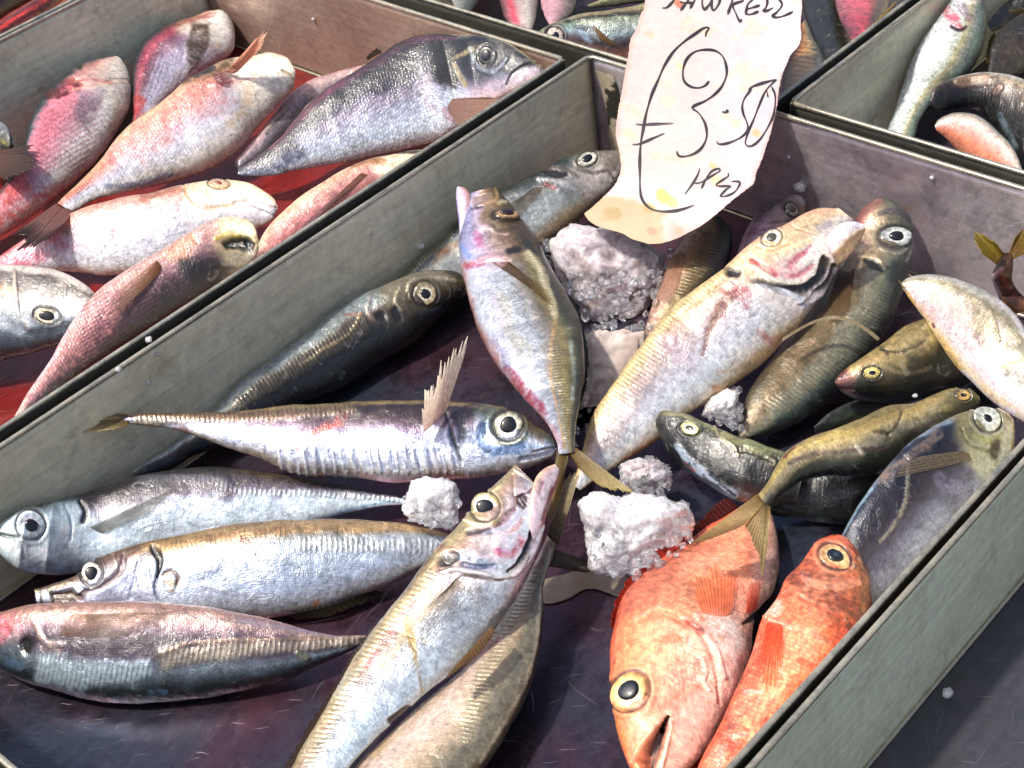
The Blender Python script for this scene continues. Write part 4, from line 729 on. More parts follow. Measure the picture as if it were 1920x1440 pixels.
fish('mackerel', 'dark green backed mackerel with a white ringed eye, head up behind the large pale one', 'fish', GM,
  [(1652, 370), (1668, 374), (1685, 384), (1706, 405), (1714, 440), (1711, 475), (1704, 505), (1694, 545), (1677, 594), (1645, 645), (1612, 690), (1561, 745), (1510, 786), (1450, 814), (1405, 822)],
  [(1640, 374), (1620, 388), (1600, 420), (1575, 480), (1545, 550), (1500, 610), (1450, 670), (1415, 720), (1393, 765), (1385, 800), (1384, 822)],
  [-.045, -.055, -.068, -.078, -.085], [(1, '#0e1414'), (.75, '#18211f'), (.5, '#2c3632'), (.3, '#5c6254'), (.1, '#7e7c66'), (-.15, '#84806c'), (-.35, '#6e5e42'), (-.6, '#7a684a'), (-1, '#56503e')],
  roll=0, r=.55, n=340, m=60, headu=.24, head=[(1, '#46504e'), (.6, '#5a6058'), (.2, '#6e6a58'), (-.2, '#a08c70'), (-.6, '#b09880'), (-1, '#7c5c58')], metal=.35, seed=51, warp=.14,
  eyes=[dict(p=(1680, 444), R=34, pr=16, iris='#9ca2a0', ring='#dcdede', outer='#4c5250', face=.35, ell=.66)],
  feats=[('L', [(1668, 520), (1650, 570), (1610, 630), (1560, 690), (1500, 740), (1440, 780)], [20, 26, 30, 34, 30, 22], .85, '#84806a', .4), ('s', [(1622, 488), (1640, 497), (1656, 508)], [6, 12, 4], '#0a0b0a', .95, .9),
    ('s', [(1612, 480), (1640, 480), (1660, 502)], 5, '#c8b490', .8, -.5), ('s', [(1600, 465), (1625, 470)], 6, '#cdb08c', .8, -.3), ('s', [(1645, 376), (1620, 400), (1612, 425)], 14, '#8c4c4c', .7), ('s', [(1650, 400), (1680, 395), (1705, 412)], 8, '#3c3440', .7),
    ('s', [(1708, 430), (1712, 460), (1700, 490)], 4, '#c8d0d4', .7), ('s', [(1650, 465), (1680, 475), (1700, 468)], 4, '#b0a898', .7, -.3), ('S', [(1560, 560), (1530, 610)], 28, '#5c5038', .5), ('s', [(1400, 700), (1480, 660), (1520, 640)], 8, '#a08468', .5), ('S', [(1470, 790), (1560, 720)], 26, '#203c48', .5)],
  fins=[dict(name='pectoral_fin', root=[(1572, 505), (1590, 510), (1603, 503)], tip=[(1545, 590), (1562, 612), (1590, 590)], drape=True, c0='#6c4c38', c1='#8c744c', rays_=10, jag=.03, alpha=.85)])

fish('mackerel', 'pinkish brown mackerel head with dark sunken eye, wedged behind the large pale one\'s head', 'fish', GM,
  [(1498, 366), (1480, 363), (1450, 373), (1420, 396), (1398, 432), (1384, 468), (1365, 520), (1340, 570)], [(1512, 376), (1512, 400), (1500, 440), (1470, 490), (1430, 550), (1400, 600)],
  [-.06, -.07, -.085], [(1, '#a88498'), (.5, '#b08c9c'), (.1, '#a08884'), (-.4, '#8c7468'), (-1, '#70584c')], roll=0, r=.5, n=180, m=48, seed=61, metal=.25,
  feats=[('S', [(1430, 392), (1480, 372)], 30, '#4c4448', .8), ('s', [(1440, 418), (1490, 414)], 4, '#5c3c40', .8, .5), ('s', [(1400, 440), (1450, 425)], 5, '#8c5460', .6), ('s', [(1490, 366), (1508, 382)], 4, '#9cb0bc', .7)],
  eyes=[dict(p=(1484, 393), R=17, pr=9, iris='#6c665c', ring='#7c7468', outer='#241e1c', face=-.1)])

fish('mackerel', 'brown mottled mackerel half hidden under the bottom edge of the price card, beside the ice', 'fish', GM,
  [(1348, 405), (1368, 425), (1375, 460), (1362, 505), (1325, 550), (1280, 595), (1240, 640)], [(1318, 410), (1285, 440), (1260, 478), (1243, 525), (1222, 575), (1208, 620), (1200, 650)],
  [-.06, -.072, -.085], [(1, '#0e1010'), (.6, '#23241c'), (.35, '#4a4430'), (.1, '#84734c'), (-.2, '#8c7c58'), (-.5, '#a8846c'), (-1, '#b08c7c')], roll=0, r=.55, n=220, m=48, seed=71, metal=.25,
  feats=[('L', [(1340, 430), (1335, 470), (1305, 520), (1270, 560)], [26, 26, 22, 16], .9, '#5c4c34', .5), ('s', [(1300, 440), (1275, 500)], 14, '#b89468', .6), ('s', [(1255, 500), (1250, 550), (1230, 600)], 8, '#c8a494', .6)],
  fins=[dict(name='pectoral_fin', root=[(1285, 478), (1275, 474), (1262, 480)], tip=[(1262, 570), (1240, 575), (1225, 560)], drape=True, c0='#c4a484', c1='#bc988c', rays_=10, jag=.03, alpha=.75)])
GR = 'small dark fish and jacks at the right of the middle tray'
fish('jack_fish', 'shiny cream white jack fish belly up with yellow flecks, below the yellow tail', 'fish', GR,
  [(1690, 530), (1708, 519), (1750, 514), (1785, 519), (1823, 532), (1860, 549), (1890, 573), (1920, 610), (1955, 660), (1985, 720)],
  [(1693, 542), (1713, 572), (1735, 602), (1768, 656), (1790, 686), (1813, 711), (1835, 733), (1860, 755), (1885, 773), (1920, 792), (1960, 812)],
  [-.03, -.035, -.045], [(1, '#a0a09a'), (.8, '#b4b0a8'), (.6, '#8c8468'), (.4, '#b8aca0'), (0, '#c2b2a6'), (-.4, '#c8b8b8'), (-.75, '#d4c6c8'), (-1, '#e4cc98')], roll=10, r=.4, n=300, m=60, metal=.3, seed=81, bounds=(-.352, .336, -.262, .2145, FLOOR), mott=.07,
  feats=[('S', [(1740, 545), (1770, 550)], 30, '#ece0c4', .6), ('s', [(1722, 572), (1745, 590)], 14, '#dca8a0', .5), ('s', [(1698, 548), (1712, 568)], 7, '#d8a848', .7), ('s', [(1765, 636), (1785, 665), (1800, 690)], 8, '#dcb060', .6), ('s', [(1749, 609), (1751, 614)], 3, '#5c1c38', .9),
    ('s', [(1824, 555), (1845, 572), (1862, 600), (1872, 640)], 5, '#8c8468', .8, -.4), ('P', [(1822, 560), (1850, 590), (1870, 640), (1845, 640), (1822, 610)], 8, '#8c8058', .6), ('s', [(1875, 645), (1895, 650), (1925, 660)], [8, 14, 14], '#5c5c48', .7), ('s', [(1830, 630), (1850, 650), (1870, 660)], 9, '#6c5c54', .6),
    ('s', [(1880, 690), (1900, 680), (1925, 672)], 7, '#a89448', .7), ('s', [(1895, 700), (1925, 720)], 16, '#3c3c34', .7), ('s', [(1860, 710), (1890, 740), (1920, 765)], 14, '#dcb8c0', .6), ('s', [(1800, 700), (1850, 745), (1920, 785)], 9, '#e8e4f8', .8), ('s', [(1870, 560), (1905, 600), (1930, 650)], 6, '#e4e0e4', .7)],
  fins=[dict(name='anal_fin', root=[(1690, 530), (1694, 536), (1698, 540)], tip=[(1684, 524), (1688, 530), (1692, 540)], z=[-.028, -.027], c0='#a8984c', c1='#b8a860', rays_=3)])

fish('small_dark_fish', 'mottled olive fish with yellow rimmed eye and dark red snout, under the cream one', 'fish', GR,
  [(1565, 716), (1572, 704), (1585, 692), (1622, 666), (1660, 640), (1697, 612), (1732, 596), (1790, 575), (1850, 570)], [(1567, 722), (1575, 733), (1610, 750), (1660, 758), (1710, 752), (1760, 742), (1800, 728), (1850, 700), (1890, 680)],
  [-.058, -.064, -.072], [(1, '#857444'), (.7, '#94855a'), (.45, '#6c6040'), (.2, '#3a3420'), (-.1, '#121510'), (-.5, '#080d0c'), (-1, '#070b0b')], headu=.12, head=[(1, '#5c2c24'), (.3, '#6c3028'), (-.3, '#30181a'), (-1, '#100a0a')],
  roll=-12, r=.7, n=260, m=56, seed=91, metal=.15, skin=WETDARK, mott=.22, warp=.3, eyes=[dict(p=(1635, 699), R=12, pr=5, ell=1.45, iris='#b8a860', ring='#e4d894', outer='#4c4420', face=0, pell=1.1)],
  feats=[('s', [(1650, 655), (1690, 660), (1735, 640)], 3, '#3c3018', .8, .5), ('s', [(1660, 690), (1700, 700), (1745, 690)], 6, '#a09070', .5), ('s', [(1600, 710), (1620, 680), (1660, 665)], 9, '#8c6c4c', .5), ('s', [(1690, 680), (1700, 700)], 8, '#b4b09c', .4), ('s', [(1580, 735), (1600, 732)], 5, '#a08c84', .5)])

fish('small_dark_fish', 'golden backed fish with orange rimmed eye, forked tail on the larger red fish', 'fish', GR,
  [(1836, 744), (1820, 731), (1780, 730), (1747, 740), (1710, 756), (1667, 762), (1622, 780), (1585, 795), (1556, 807), (1516, 820), (1489, 834), (1471, 848), (1456, 872), (1442, 900), (1433, 914), (1421, 928)],
  [(1838, 756), (1815, 775), (1770, 810), (1720, 842), (1680, 868), (1635, 890), (1592, 893), (1550, 893), (1515, 898), (1490, 910), (1465, 926), (1450, 944), (1442, 956)],
  [-.058, -.055, -.05, -.042, -.034], [(1, '#8c7c4c'), (.8, '#b49c5c'), (.55, '#c0ac74'), (.3, '#9c9074'), (.05, '#84806c'), (-.2, '#4c4a3c'), (-.45, '#26302a'), (-1, '#0e1412')], headu=.17, head=[(1, '#7c7448'), (.4, '#6c6840'), (-.2, '#30301e'), (-1, '#0e1010')],
  roll=0, r=.55, n=320, m=60, seed=101, metal=.25, skin=WETDARK, mott=.16, warp=.2, eyes=[dict(p=(1806, 741), R=12, pr=5, ell=1.5, iris='#a88c50', ring='#d8b468', outer='#4c4020', face=0, pell=1.1)],
  feats=[('L', [(1600, 835), (1550, 845), (1500, 870), (1470, 900), (1445, 930)], 12, .6, '#b8a070', .4), ('s', [(1480, 868), (1530, 850), (1600, 845), (1660, 840)], 6, '#4c3c40', .6), ('s', [(1640, 808), (1660, 812), (1668, 824)], 6, '#5c5438', .9, .7), ('s', [(1608, 838), (1618, 852)], 6, '#d0cdb8', .7, -.5), ('s', [(1690, 775), (1680, 800), (1665, 815)], 4, '#4c4428', .8, .5), ('s', [(1700, 785), (1740, 775), (1780, 765)], 9, '#a89c68', .6, -.3), ('s', [(1470, 855), (1490, 835)], 4, '#5c2018', .7)],
  fins=[dict(name='tail_fin', root=[(1421, 926), (1428, 934), (1434, 942)], tip=[(1288, 1024), (1330, 1012), (1392, 986)], z=[-.034, -.026, -.022], c0='#c0a870', c1='#8c7c4c', cmid='#e4d49c', rays_=14, jag=.05, alpha=.97, dk=.4),
    dict(name='tail_fin', root=[(1432, 940), (1438, 946), (1444, 950)], tip=[(1396, 986), (1424, 1050), (1428, 1088), (1438, 1020)], z=[-.034, -.028, -.024], c0='#b09460', c1='#a89c68', cmid='#e8dcac', rays_=18, jag=.06, alpha=.97, dk=.4)])

fish('small_dark_fish', 'black green fish with pale yellow eye, pointing up left, foamy white edge below', 'fish', GR,
  [(1229, 785), (1240, 771), (1267, 772), (1295, 778), (1324, 792), (1356, 806), (1400, 822), (1440, 836), (1475, 848), (1510, 870)], [(1230, 800), (1238, 820), (1249, 844), (1278, 876), (1311, 902), (1344, 922), (1378, 940), (1405, 945), (1440, 952), (1490, 955)],
  [-.056, -.064, -.074], [(1, '#54563a'), (.8, '#84825a'), (.6, '#3c3e2c'), (.35, '#10140f'), (0, '#060b0c'), (-.5, '#04080a'), (-.85, '#10181c'), (-1, '#4c5864')], roll=4, r=.6, n=280, m=56, seed=111, metal=.2, skin=WETDARK, mott=.2, warp=.25,
  headu=.05, head=[(1, '#44301c'), (0, '#241414'), (-1, '#100c0c')], eyes=[dict(p=(1293, 803), R=14, pr=6, ell=1.45, iris='#c0b878', ring='#ece4b8', outer='#4c5028', face=.1, pell=1.1)],
  feats=[('s', [(1268, 835), (1290, 862), (1320, 888), (1350, 908), (1378, 930)], [7, 11, 11, 8, 6], '#b8c8dc', .85, -.5), ('s', [(1372, 925), (1396, 930)], 16, '#8ca0b4', .6), ('s', [(1285, 870), (1300, 882)], 4, '#d05060', .8), ('s', [(1330, 890), (1360, 915), (1378, 930)], 2.5, '#20303c', .9, .4),
    ('s', [(1340, 800), (1350, 820), (1375, 835), (1385, 855)], 4, '#c0b488', .6, -.4), ('s', [(1360, 815), (1385, 840), (1420, 850), (1450, 868)], [12, 14, 12, 10], '#9c9468', .7, -.3), ('s', [(1385, 845), (1410, 848), (1450, 868)], 3, '#20200f', .8, .7), ('s', [(1400, 830), (1440, 845), (1465, 855)], 9, '#8c946c', .8, -.5), ('s', [(1238, 778), (1280, 778), (1310, 795)], 4, '#a89c78', .5)])

fish('jack_fish', 'round bodied jack with a silver ringed eye and navy purple flank, against the right wall', 'fish', GR,
  [(1899, 786), (1890, 775), (1870, 765), (1835, 765), (1790, 778), (1740, 806), (1690, 846), (1655, 886), (1630, 918), (1605, 955), (1580, 1000), (1568, 1040)],
  [(1902, 796), (1902, 830), (1896, 865), (1880, 905), (1855, 945), (1815, 995), (1770, 1045), (1725, 1085), (1690, 1115), (1650, 1135), (1620, 1135), (1600, 1110)],
  [-.048, -.058, -.072], [(1, '#8c9cac'), (.93, '#0e1a34'), (.75, '#10142a'), (.5, '#241e30'), (.25, '#3a3448'), (0, '#5c5c74'), (-.4, '#9094ac'), (-1, '#a8acc4')], roll=0, r=.38, n=300, m=64, seed=121, metal=.4, bounds=(-.352, .33, -.2605, .2145, FLOOR), headu=.30, warp=.12,
  head=[(1, '#8c8460'), (.7, '#807a58'), (.4, '#8c8c70'), (.1, '#a4a48c'), (-.4, '#c0c4b4'), (-1, '#b8bcc0')],
  eyes=[dict(p=(1851, 785), R=27, pr=10, iris='#b0b4ac', ring='#e0e0dc', outer='#c8ccc0', face=.3, pell=.8)],
  feats=[('s', [(1705, 870), (1702, 900), (1698, 940), (1680, 980), (1650, 1015)], 4, '#a4a08c', .9, -.4), ('s', [(1635, 915), (1605, 958), (1580, 1002)], 4, '#a8c8d8', .8), ('s', [(1660, 895), (1700, 860), (1760, 815)], 14, '#a08874', .7), ('s', [(1650, 905), (1670, 880)], 9, '#94705c', .6),
    ('s', [(1870, 830), (1866, 855)], [10, 12], '#2c2014', .85, .6), ('s', [(1800, 800), (1815, 830), (1845, 845), (1875, 852)], 5, '#5c5c3c', .7, .5), ('s', [(1825, 815), (1850, 825), (1875, 820)], 8, '#a8b070', .6), ('s', [(1895, 780), (1902, 800), (1900, 840)], 5, '#a8905c', .8, -.3), ('s', [(1885, 800), (1890, 840)], 6, '#d0d0c0', .6),
    ('s', [(1868, 772), (1866, 795)], 3, '#5c4840', .8), ('S', [(1760, 960), (1720, 1020)], 40, '#bcc4dc', .5), ('s', [(1770, 900), (1800, 920)], 20, '#9c9cc0', .5), ('s', [(1600, 1000), (1620, 960)], 14, '#1c3c68', .6)],
  fins=[dict(name='pectoral_fin', root=[(1822, 862), (1815, 850), (1800, 846)], tip=[(1675, 896), (1690, 872), (1720, 856)], drape=True, c0='#a4987c', c1='#a89c84', cmid='#9c9080', rays_=8, jag=.02, alpha=.75, dk=.35)])

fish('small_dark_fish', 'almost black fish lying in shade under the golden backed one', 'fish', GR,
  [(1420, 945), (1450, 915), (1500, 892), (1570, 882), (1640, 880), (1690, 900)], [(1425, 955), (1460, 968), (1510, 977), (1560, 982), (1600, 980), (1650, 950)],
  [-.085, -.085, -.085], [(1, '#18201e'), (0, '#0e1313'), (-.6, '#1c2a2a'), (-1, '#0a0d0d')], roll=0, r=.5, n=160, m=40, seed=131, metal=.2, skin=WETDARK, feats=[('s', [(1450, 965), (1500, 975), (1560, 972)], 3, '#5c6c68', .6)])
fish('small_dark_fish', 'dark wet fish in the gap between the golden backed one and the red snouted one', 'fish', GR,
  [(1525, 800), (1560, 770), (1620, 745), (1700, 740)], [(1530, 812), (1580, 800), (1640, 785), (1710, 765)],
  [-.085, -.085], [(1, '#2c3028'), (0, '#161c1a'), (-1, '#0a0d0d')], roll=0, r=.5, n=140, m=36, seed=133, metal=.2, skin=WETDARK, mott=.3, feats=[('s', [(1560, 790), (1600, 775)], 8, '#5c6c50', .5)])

fish('yellow_tailed_fish', 'brown fish with a ragged yellow tail, hanging against the back wall at the right edge', 'fish', GR,
  [(1880, 474), (1868, 496), (1860, 520), (1875, 560), (1900, 590)], [(1900, 474), (1900, 500), (1900, 530), (1925, 560), (1960, 580)], [-.036, -.05, -.07, -.08], [(1, '#5c3c24'), (.3, '#6c3424'), (-.3, '#7c4430'), (-1, '#3c2418')], roll=0, r=.4, n=90, m=32, metal=.05, seed=141, mott=.35,
  bounds=(-.352, .333, -.262, .2145, FLOOR), feats=[('s', [(1862, 520), (1880, 505)], 6, '#c0b0b8', .8, -.6), ('s', [(1872, 512), (1890, 500)], 6, '#8c2c54', .8)],
  fins=[dict(name='tail_fin', root=[(1868, 496), (1876, 486), (1884, 478)], tip=[(1834, 470), (1820, 426), (1866, 452)], z=[-.034, -.02], c0='#8c6c28', c1='#b4a040', cmid='#a8983c', rays_=10, jag=.15, alpha=1), dict(name='tail_fin', root=[(1890, 476), (1896, 478), (1900, 486)], tip=[(1905, 440), (1925, 425), (1935, 470)], z=[-.034, -.025], c0='#7c5c28', c1='#9c8438', rays_=8, jag=.15, alpha=1)])

# ------------------------------------------------------------------ red fish
GO = 'orange red fish at the lower right of the middle tray'
fish('red_rockfish', 'larger orange red fish with gold rimmed eye and open mouth, head down', 'fish', GO,
  [(1192, 1462), (1176, 1430), (1163, 1392), (1153, 1350), (1145, 1294), (1146, 1229), (1151, 1173), (1164, 1130), (1188, 1094), (1222, 1061), (1257, 1034), (1291, 1014), (1330, 985), (1365, 965), (1400, 940)],
  [(1245, 1475), (1275, 1455), (1302, 1430), (1332, 1392), (1361, 1341), (1387, 1289), (1403, 1233), (1408, 1180), (1424, 1140), (1448, 1110), (1460, 1061), (1458, 1010), (1450, 970), (1435, 945)],
  [-.066, -.062, -.062, -.075, -.085], [(1, '#c85a3c'), (.8, '#de7452'), (.45, '#e68a66'), (.1, '#e4906c'), (-.3, '#e08468'), (-.65, '#e2a08c'), (-1, '#dcb4a4')], roll=6, r=.6, n=420, m=76, skin=REDSKIN, metal=.02, mott=.24, scale=.5, seed=151, warp=.14, headu=.53,
  head=[(1, '#c8603c'), (.8, '#dc7850'), (.5, '#e48c68'), (.1, '#e49a80'), (-.3, '#eaa894'), (-.7, '#ecbcae'), (-1, '#e4b4a4')],
  eyes=[dict(p=(1180, 1296), R=40, pr=23, iris='#dcae5c', ring='#f0cc88', outer='#c88c60', face=.25, pupil='#0a0e14', pcol2='#26323c', pell=.95)],
  feats=[('P', [(1256, 1342), (1250, 1378), (1240, 1412), (1228, 1446), (1205, 1446), (1193, 1428), (1212, 1395), (1232, 1364)], 3, '#4a2012', .97, 6.0), ('s', [(1254, 1345), (1240, 1362), (1243, 1372)], 5, '#120806', .9, 4), ('s', [(1250, 1350), (1224, 1372), (1198, 1402), (1185, 1430)], 5, '#f0a888', .8, -.8),
    ('s', [(1258, 1342), (1252, 1390), (1240, 1440)], 5, '#f4c0b0', .8, -.8), ('P', [(1262, 1345), (1300, 1300), (1335, 1290), (1330, 1360), (1290, 1430), (1245, 1440)], 10, '#efb4a8', .7), ('s', [(1262, 1315), (1285, 1296), (1320, 1290)], 9, '#e07058', .6, .3), ('s', [(1215, 1345), (1200, 1370), (1180, 1400)], 8, '#d8704c', .6),
    ('s', [(1280, 1190), (1292, 1210), (1300, 1228), (1315, 1236), (1322, 1256), (1320, 1278), (1330, 1294)], 4, '#f4d8cc', .85, -.9), ('s', [(1287, 1205), (1297, 1226), (1311, 1240), (1317, 1262)], 3, '#a04030', .6, .5), ('s', [(1265, 1165), (1300, 1175), (1330, 1220), (1345, 1270), (1350, 1320)], 4, '#b85c50', .6, .8), ('s', [(1275, 1155), (1310, 1172), (1342, 1215), (1358, 1270)], 5, '#f4d0c4', .6, -.7),
    ('P', [(1310, 1145), (1350, 1140), (1385, 1160), (1392, 1210), (1375, 1270), (1340, 1210)], 12, '#f0e6e0', .95), ('s', [(1290, 1165), (1305, 1172), (1317, 1185)], 7, '#7c2c2c', .85, .8), ('s', [(1349, 1196), (1356, 1202)], 7, '#b8784c', .6), ('s', [(1304, 1154), (1308, 1158)], 7, '#fff4ec', .9, -.6),
    ('s', [(1200, 1165), (1250, 1155), (1290, 1180)], 5, '#b85838', .6, .5), ('s', [(1230, 1200), (1260, 1195), (1285, 1200)], [8, 16, 8], '#8c6038', .55), ('s', [(1175, 1180), (1180, 1205)], 6, '#b8502c', .6, .4), ('s', [(1190, 1160), (1230, 1140), (1270, 1142)], 5, '#f0b494', .6, -.6), ('s', [(1180, 1250), (1220, 1240), (1250, 1260)], 6, '#c8643c', .4), ('C', [(1245, 1230), (1320, 1235), (1310, 1290), (1255, 1290)], 8, .9),
    ('s', [(1150, 1320), (1156, 1350), (1170, 1395)], 10, '#b88850', .6), ('s', [(1215, 1245), (1225, 1290), (1215, 1335)], 5, '#e8a888', .7, -.6), ('s', [(1160, 1135), (1152, 1180), (1148, 1240)], 6, '#c03c28', .6), ('s', [(1395, 1170), (1410, 1160), (1425, 1148)], [4, 9, 6], '#1c1410', .9, .5), ('s', [(1365, 1230), (1380, 1280), (1350, 1350)], 7, '#d88c80', .5),
    ('S', [(1300, 1060), (1360, 1050)], 34, '#f0b090', .5), ('s', [(1430, 1010), (1440, 1060), (1425, 1100)], 16, '#ecccc0', .6)],
  fins=[dict(name='dorsal_fin', root=[(1150, 1180), (1164, 1132), (1188, 1098), (1222, 1064), (1257, 1037), (1288, 1018)], tip=[(1142, 1172), (1152, 1120), (1176, 1084), (1212, 1046), (1246, 1014), (1270, 985)], z=[-.062, -.058], c0='#c84830', c1='#a83028', rays_=22, jag=.35, alpha=1, dark='#6c1c14'),
    dict(name='pectoral_fin', root=[(1316, 1150), (1336, 1154), (1356, 1156), (1372, 1150)], tip=[(1292, 1085), (1306, 1060), (1330, 1046), (1358, 1046), (1384, 1072)], drape=True, c0='#e89c78', c1='#f4b07c', rays_=13, jag=.35, alpha=.8, dark='#c86c48', rib=.0006, gap=.95),
    dict(name='pelvic_fin', root=[(1398, 1150), (1408, 1148), (1418, 1142)], tip=[(1404, 1092), (1420, 1078), (1432, 1072)], drape=True, c0='#dc6c50', c1='#c84c38', rays_=6, jag=.3, alpha=.85, gap=.95, dark='#8c2c20'),
    dict(name='dorsal_fin', root=[(1300, 1012), (1320, 995), (1350, 975), (1385, 950)], tip=[(1292, 990), (1315, 972), (1336, 945), (1362, 932)], z=[-.08, -.076], c0='#5c1c14', c1='#6c2418', rays_=12, jag=.2, alpha=1, dark='#1c0c08')])
fish('red_rockfish', 'smaller blotchy orange red fish with its head up, squeezed along the right wall', 'fish', GO,
  [(1580, 1004), (1565, 1003), (1524, 1027), (1498, 1060), (1472, 1087), (1455, 1121), (1429, 1160), (1416, 1207), (1399, 1255), (1377, 1302), (1351, 1358), (1325, 1405), (1308, 1440), (1290, 1500)],
  [(1594, 1012), (1614, 1042), (1629, 1078), (1634, 1113), (1630, 1150), (1612, 1190), (1585, 1235), (1555, 1280), (1515, 1330), (1475, 1385), (1440, 1425), (1400, 1480), (1380, 1520)],
  [-.052, -.055, -.06, -.066], [(1, '#d0583c'), (.7, '#dc6444'), (.4, '#e4805c'), (.1, '#e8906c'), (-.3, '#d8603c'), (-.7, '#c84c34'), (-1, '#a83c28')], roll=-4, r=.55, n=380, m=70, skin=REDSKIN, metal=.02, mott=.32, scale=.8, seed=161, warp=.3, bounds=(-.352, .33, -.2605, .2145, FLOOR),
  headu=.30, head=[(1, '#cc6040'), (.5, '#dc8460'), (0, '#d87c5c'), (-.5, '#b85c3c'), (-.8, '#9c6040'), (-1, '#8c3c28')],
  eyes=[dict(p=(1565, 1044), R=31, pr=17, iris='#d8a46c', ring='#ecc894', outer='#dca880', face=.2, pupil='#14181c', pcol2='#3c4850', ell=1.0)],
  feats=[('s', [(1500, 1035), (1530, 1020), (1570, 1010), (1600, 1040)], 6, '#c03c28', .7, -.6), ('s', [(1500, 1120), (1540, 1140), (1580, 1160)], 5, '#a84838', .7, .7), ('s', [(1560, 1110), (1590, 1130), (1615, 1140)], 9, '#7c2c1c', .6, .5), ('s', [(1520, 1090), (1570, 1100), (1610, 1090)], 12, '#e8ac8c', .5, -.4),
    ('s', [(1445, 1160), (1500, 1180), (1545, 1200)], 7, '#e8a088', .7, -.6), ('s', [(1440, 1150), (1455, 1130), (1450, 1160)], 14, '#f0d4c4', .8), ('s', [(1470, 1075), (1455, 1105)], 5, '#f0dcd0', .8, -.4), ('s', [(1440, 1175), (1432, 1210), (1425, 1250)], 14, '#e83820', .6),
    ('P', [(1480, 1190), (1550, 1200), (1530, 1260), (1460, 1250)], 10, '#e4a080', .5), ('P', [(1400, 1290), (1470, 1300), (1450, 1350), (1370, 1340)], 12, '#e4987c', .55), ('P', [(1350, 1380), (1400, 1390), (1390, 1440), (1330, 1440)], 12, '#d83c20', .7), ('s', [(1380, 1380), (1398, 1376)], 9, '#e8b8a4', .8, -.4), ('s', [(1345, 1430), (1350, 1410)], 18, '#e4ac98', .6), ('s', [(1605, 1060), (1625, 1100), (1622, 1140)], 8, '#94683c', .6), ('s', [(1535, 1125), (1570, 1135), (1600, 1150)], 4, '#8c4830', .7, .6), ('s', [(1500, 1240), (1560, 1260)], 8, '#c84428', .6), ('s', [(1430, 1350), (1480, 1370)], 10, '#cc4c30', .6)],
  fins=[dict(name='pectoral_fin', root=[(1438, 1168), (1452, 1165), (1466, 1165)], tip=[(1416, 1270), (1430, 1300), (1452, 1296), (1466, 1262)], drape=True, c0='#e87048', c1='#f09860', rays_=10, jag=.3, alpha=.85, gap=.9, dark='#c84824', rib=.0006),
    dict(name='dorsal_fin', root=[(1322, 1412), (1308, 1440), (1292, 1490)], tip=[(1308, 1408), (1292, 1440), (1276, 1490)], z=[-.07, -.07], c0='#a83020', c1='#b83c28', rays_=8, jag=.3, alpha=1, dark='#6c1c14')])

# ------------------------------------------------------------------ sea bream (left tray)
fish('sea_bream', 'pink sea bream with blunt white chin, leaning on the far wall at upper left', 'fish', GB,
  [(214, 104), (190, 108), (150, 120), (108, 146), (75, 182), (52, 232), (40, 290), (8, 345), (-50, 400)], [(226, 108), (242, 136), (248, 168), (245, 205), (230, 235), (204, 275), (170, 318), (115, 366), (50, 415), (-40, 470)],
  [-.058, -.066, -.078], [(1, '#242c30'), (.72, '#2c3a40'), (.58, '#7c5868'), (.45, '#c86478'), (.15, '#d86c7c'), (-.15, '#cc8090'), (-.45, '#c4a0a8'), (-.7, '#d4d4d0'), (-1, '#c4bca8')], roll=16, r=.45, n=300, m=64, skin=BREAM, metal=.15, scale=.6, seed=201, bounds=PK, headu=.24, warp=.18,  # dark teal at the ramp top is a wet reflection painted into the skin
  head=[(1, '#4c4c4c'), (.7, '#8c6460'), (.4, '#d08c84'), (.1, '#e0b4a8'), (-.3, '#e4ccc0'), (-.7, '#dcd8cc'), (-1, '#d0ccbc')],
  feats=[('s', [(120, 155), (140, 152), (150, 160)], 11, '#6c1c20', .9, 1.0), ('s', [(90, 178), (110, 172), (130, 170)], [10, 14, 8], '#5c1418', .9, 1.0), ('s', [(115, 150), (170, 150), (210, 155)], 5, '#b04c48', .7, .5), ('s', [(130, 170), (170, 160), (240, 152)], 3, '#e8a890', .8, -.5), ('s', [(208, 148), (230, 150), (246, 152)], 3, '#7c5c44', .8, .8),
    ('S', [(215, 125), (228, 150)], 28, '#fbf2ea', .7), ('P', [(150, 185), (190, 178), (185, 210), (165, 245), (148, 235), (140, 205)], 8, '#6c6068', .8), ('s', [(155, 180), (190, 172)], 14, '#a898a8', .6), ('s', [(145, 122), (150, 126)], [9, 9], '#141818', .8), ('P', [(0, 340), (90, 350), (130, 345), (60, 410), (-50, 450)], 20, '#c43c34', .7), ('s', [(185, 225), (192, 270)], 22, '#e8e0e4', .5), ('s', [(222, 200), (210, 250)], 12, '#a8946c', .4), ('R', [(80, 200), (190, 220), (160, 310), (60, 330)], 10, '#a85468', .4, 9, 60)])
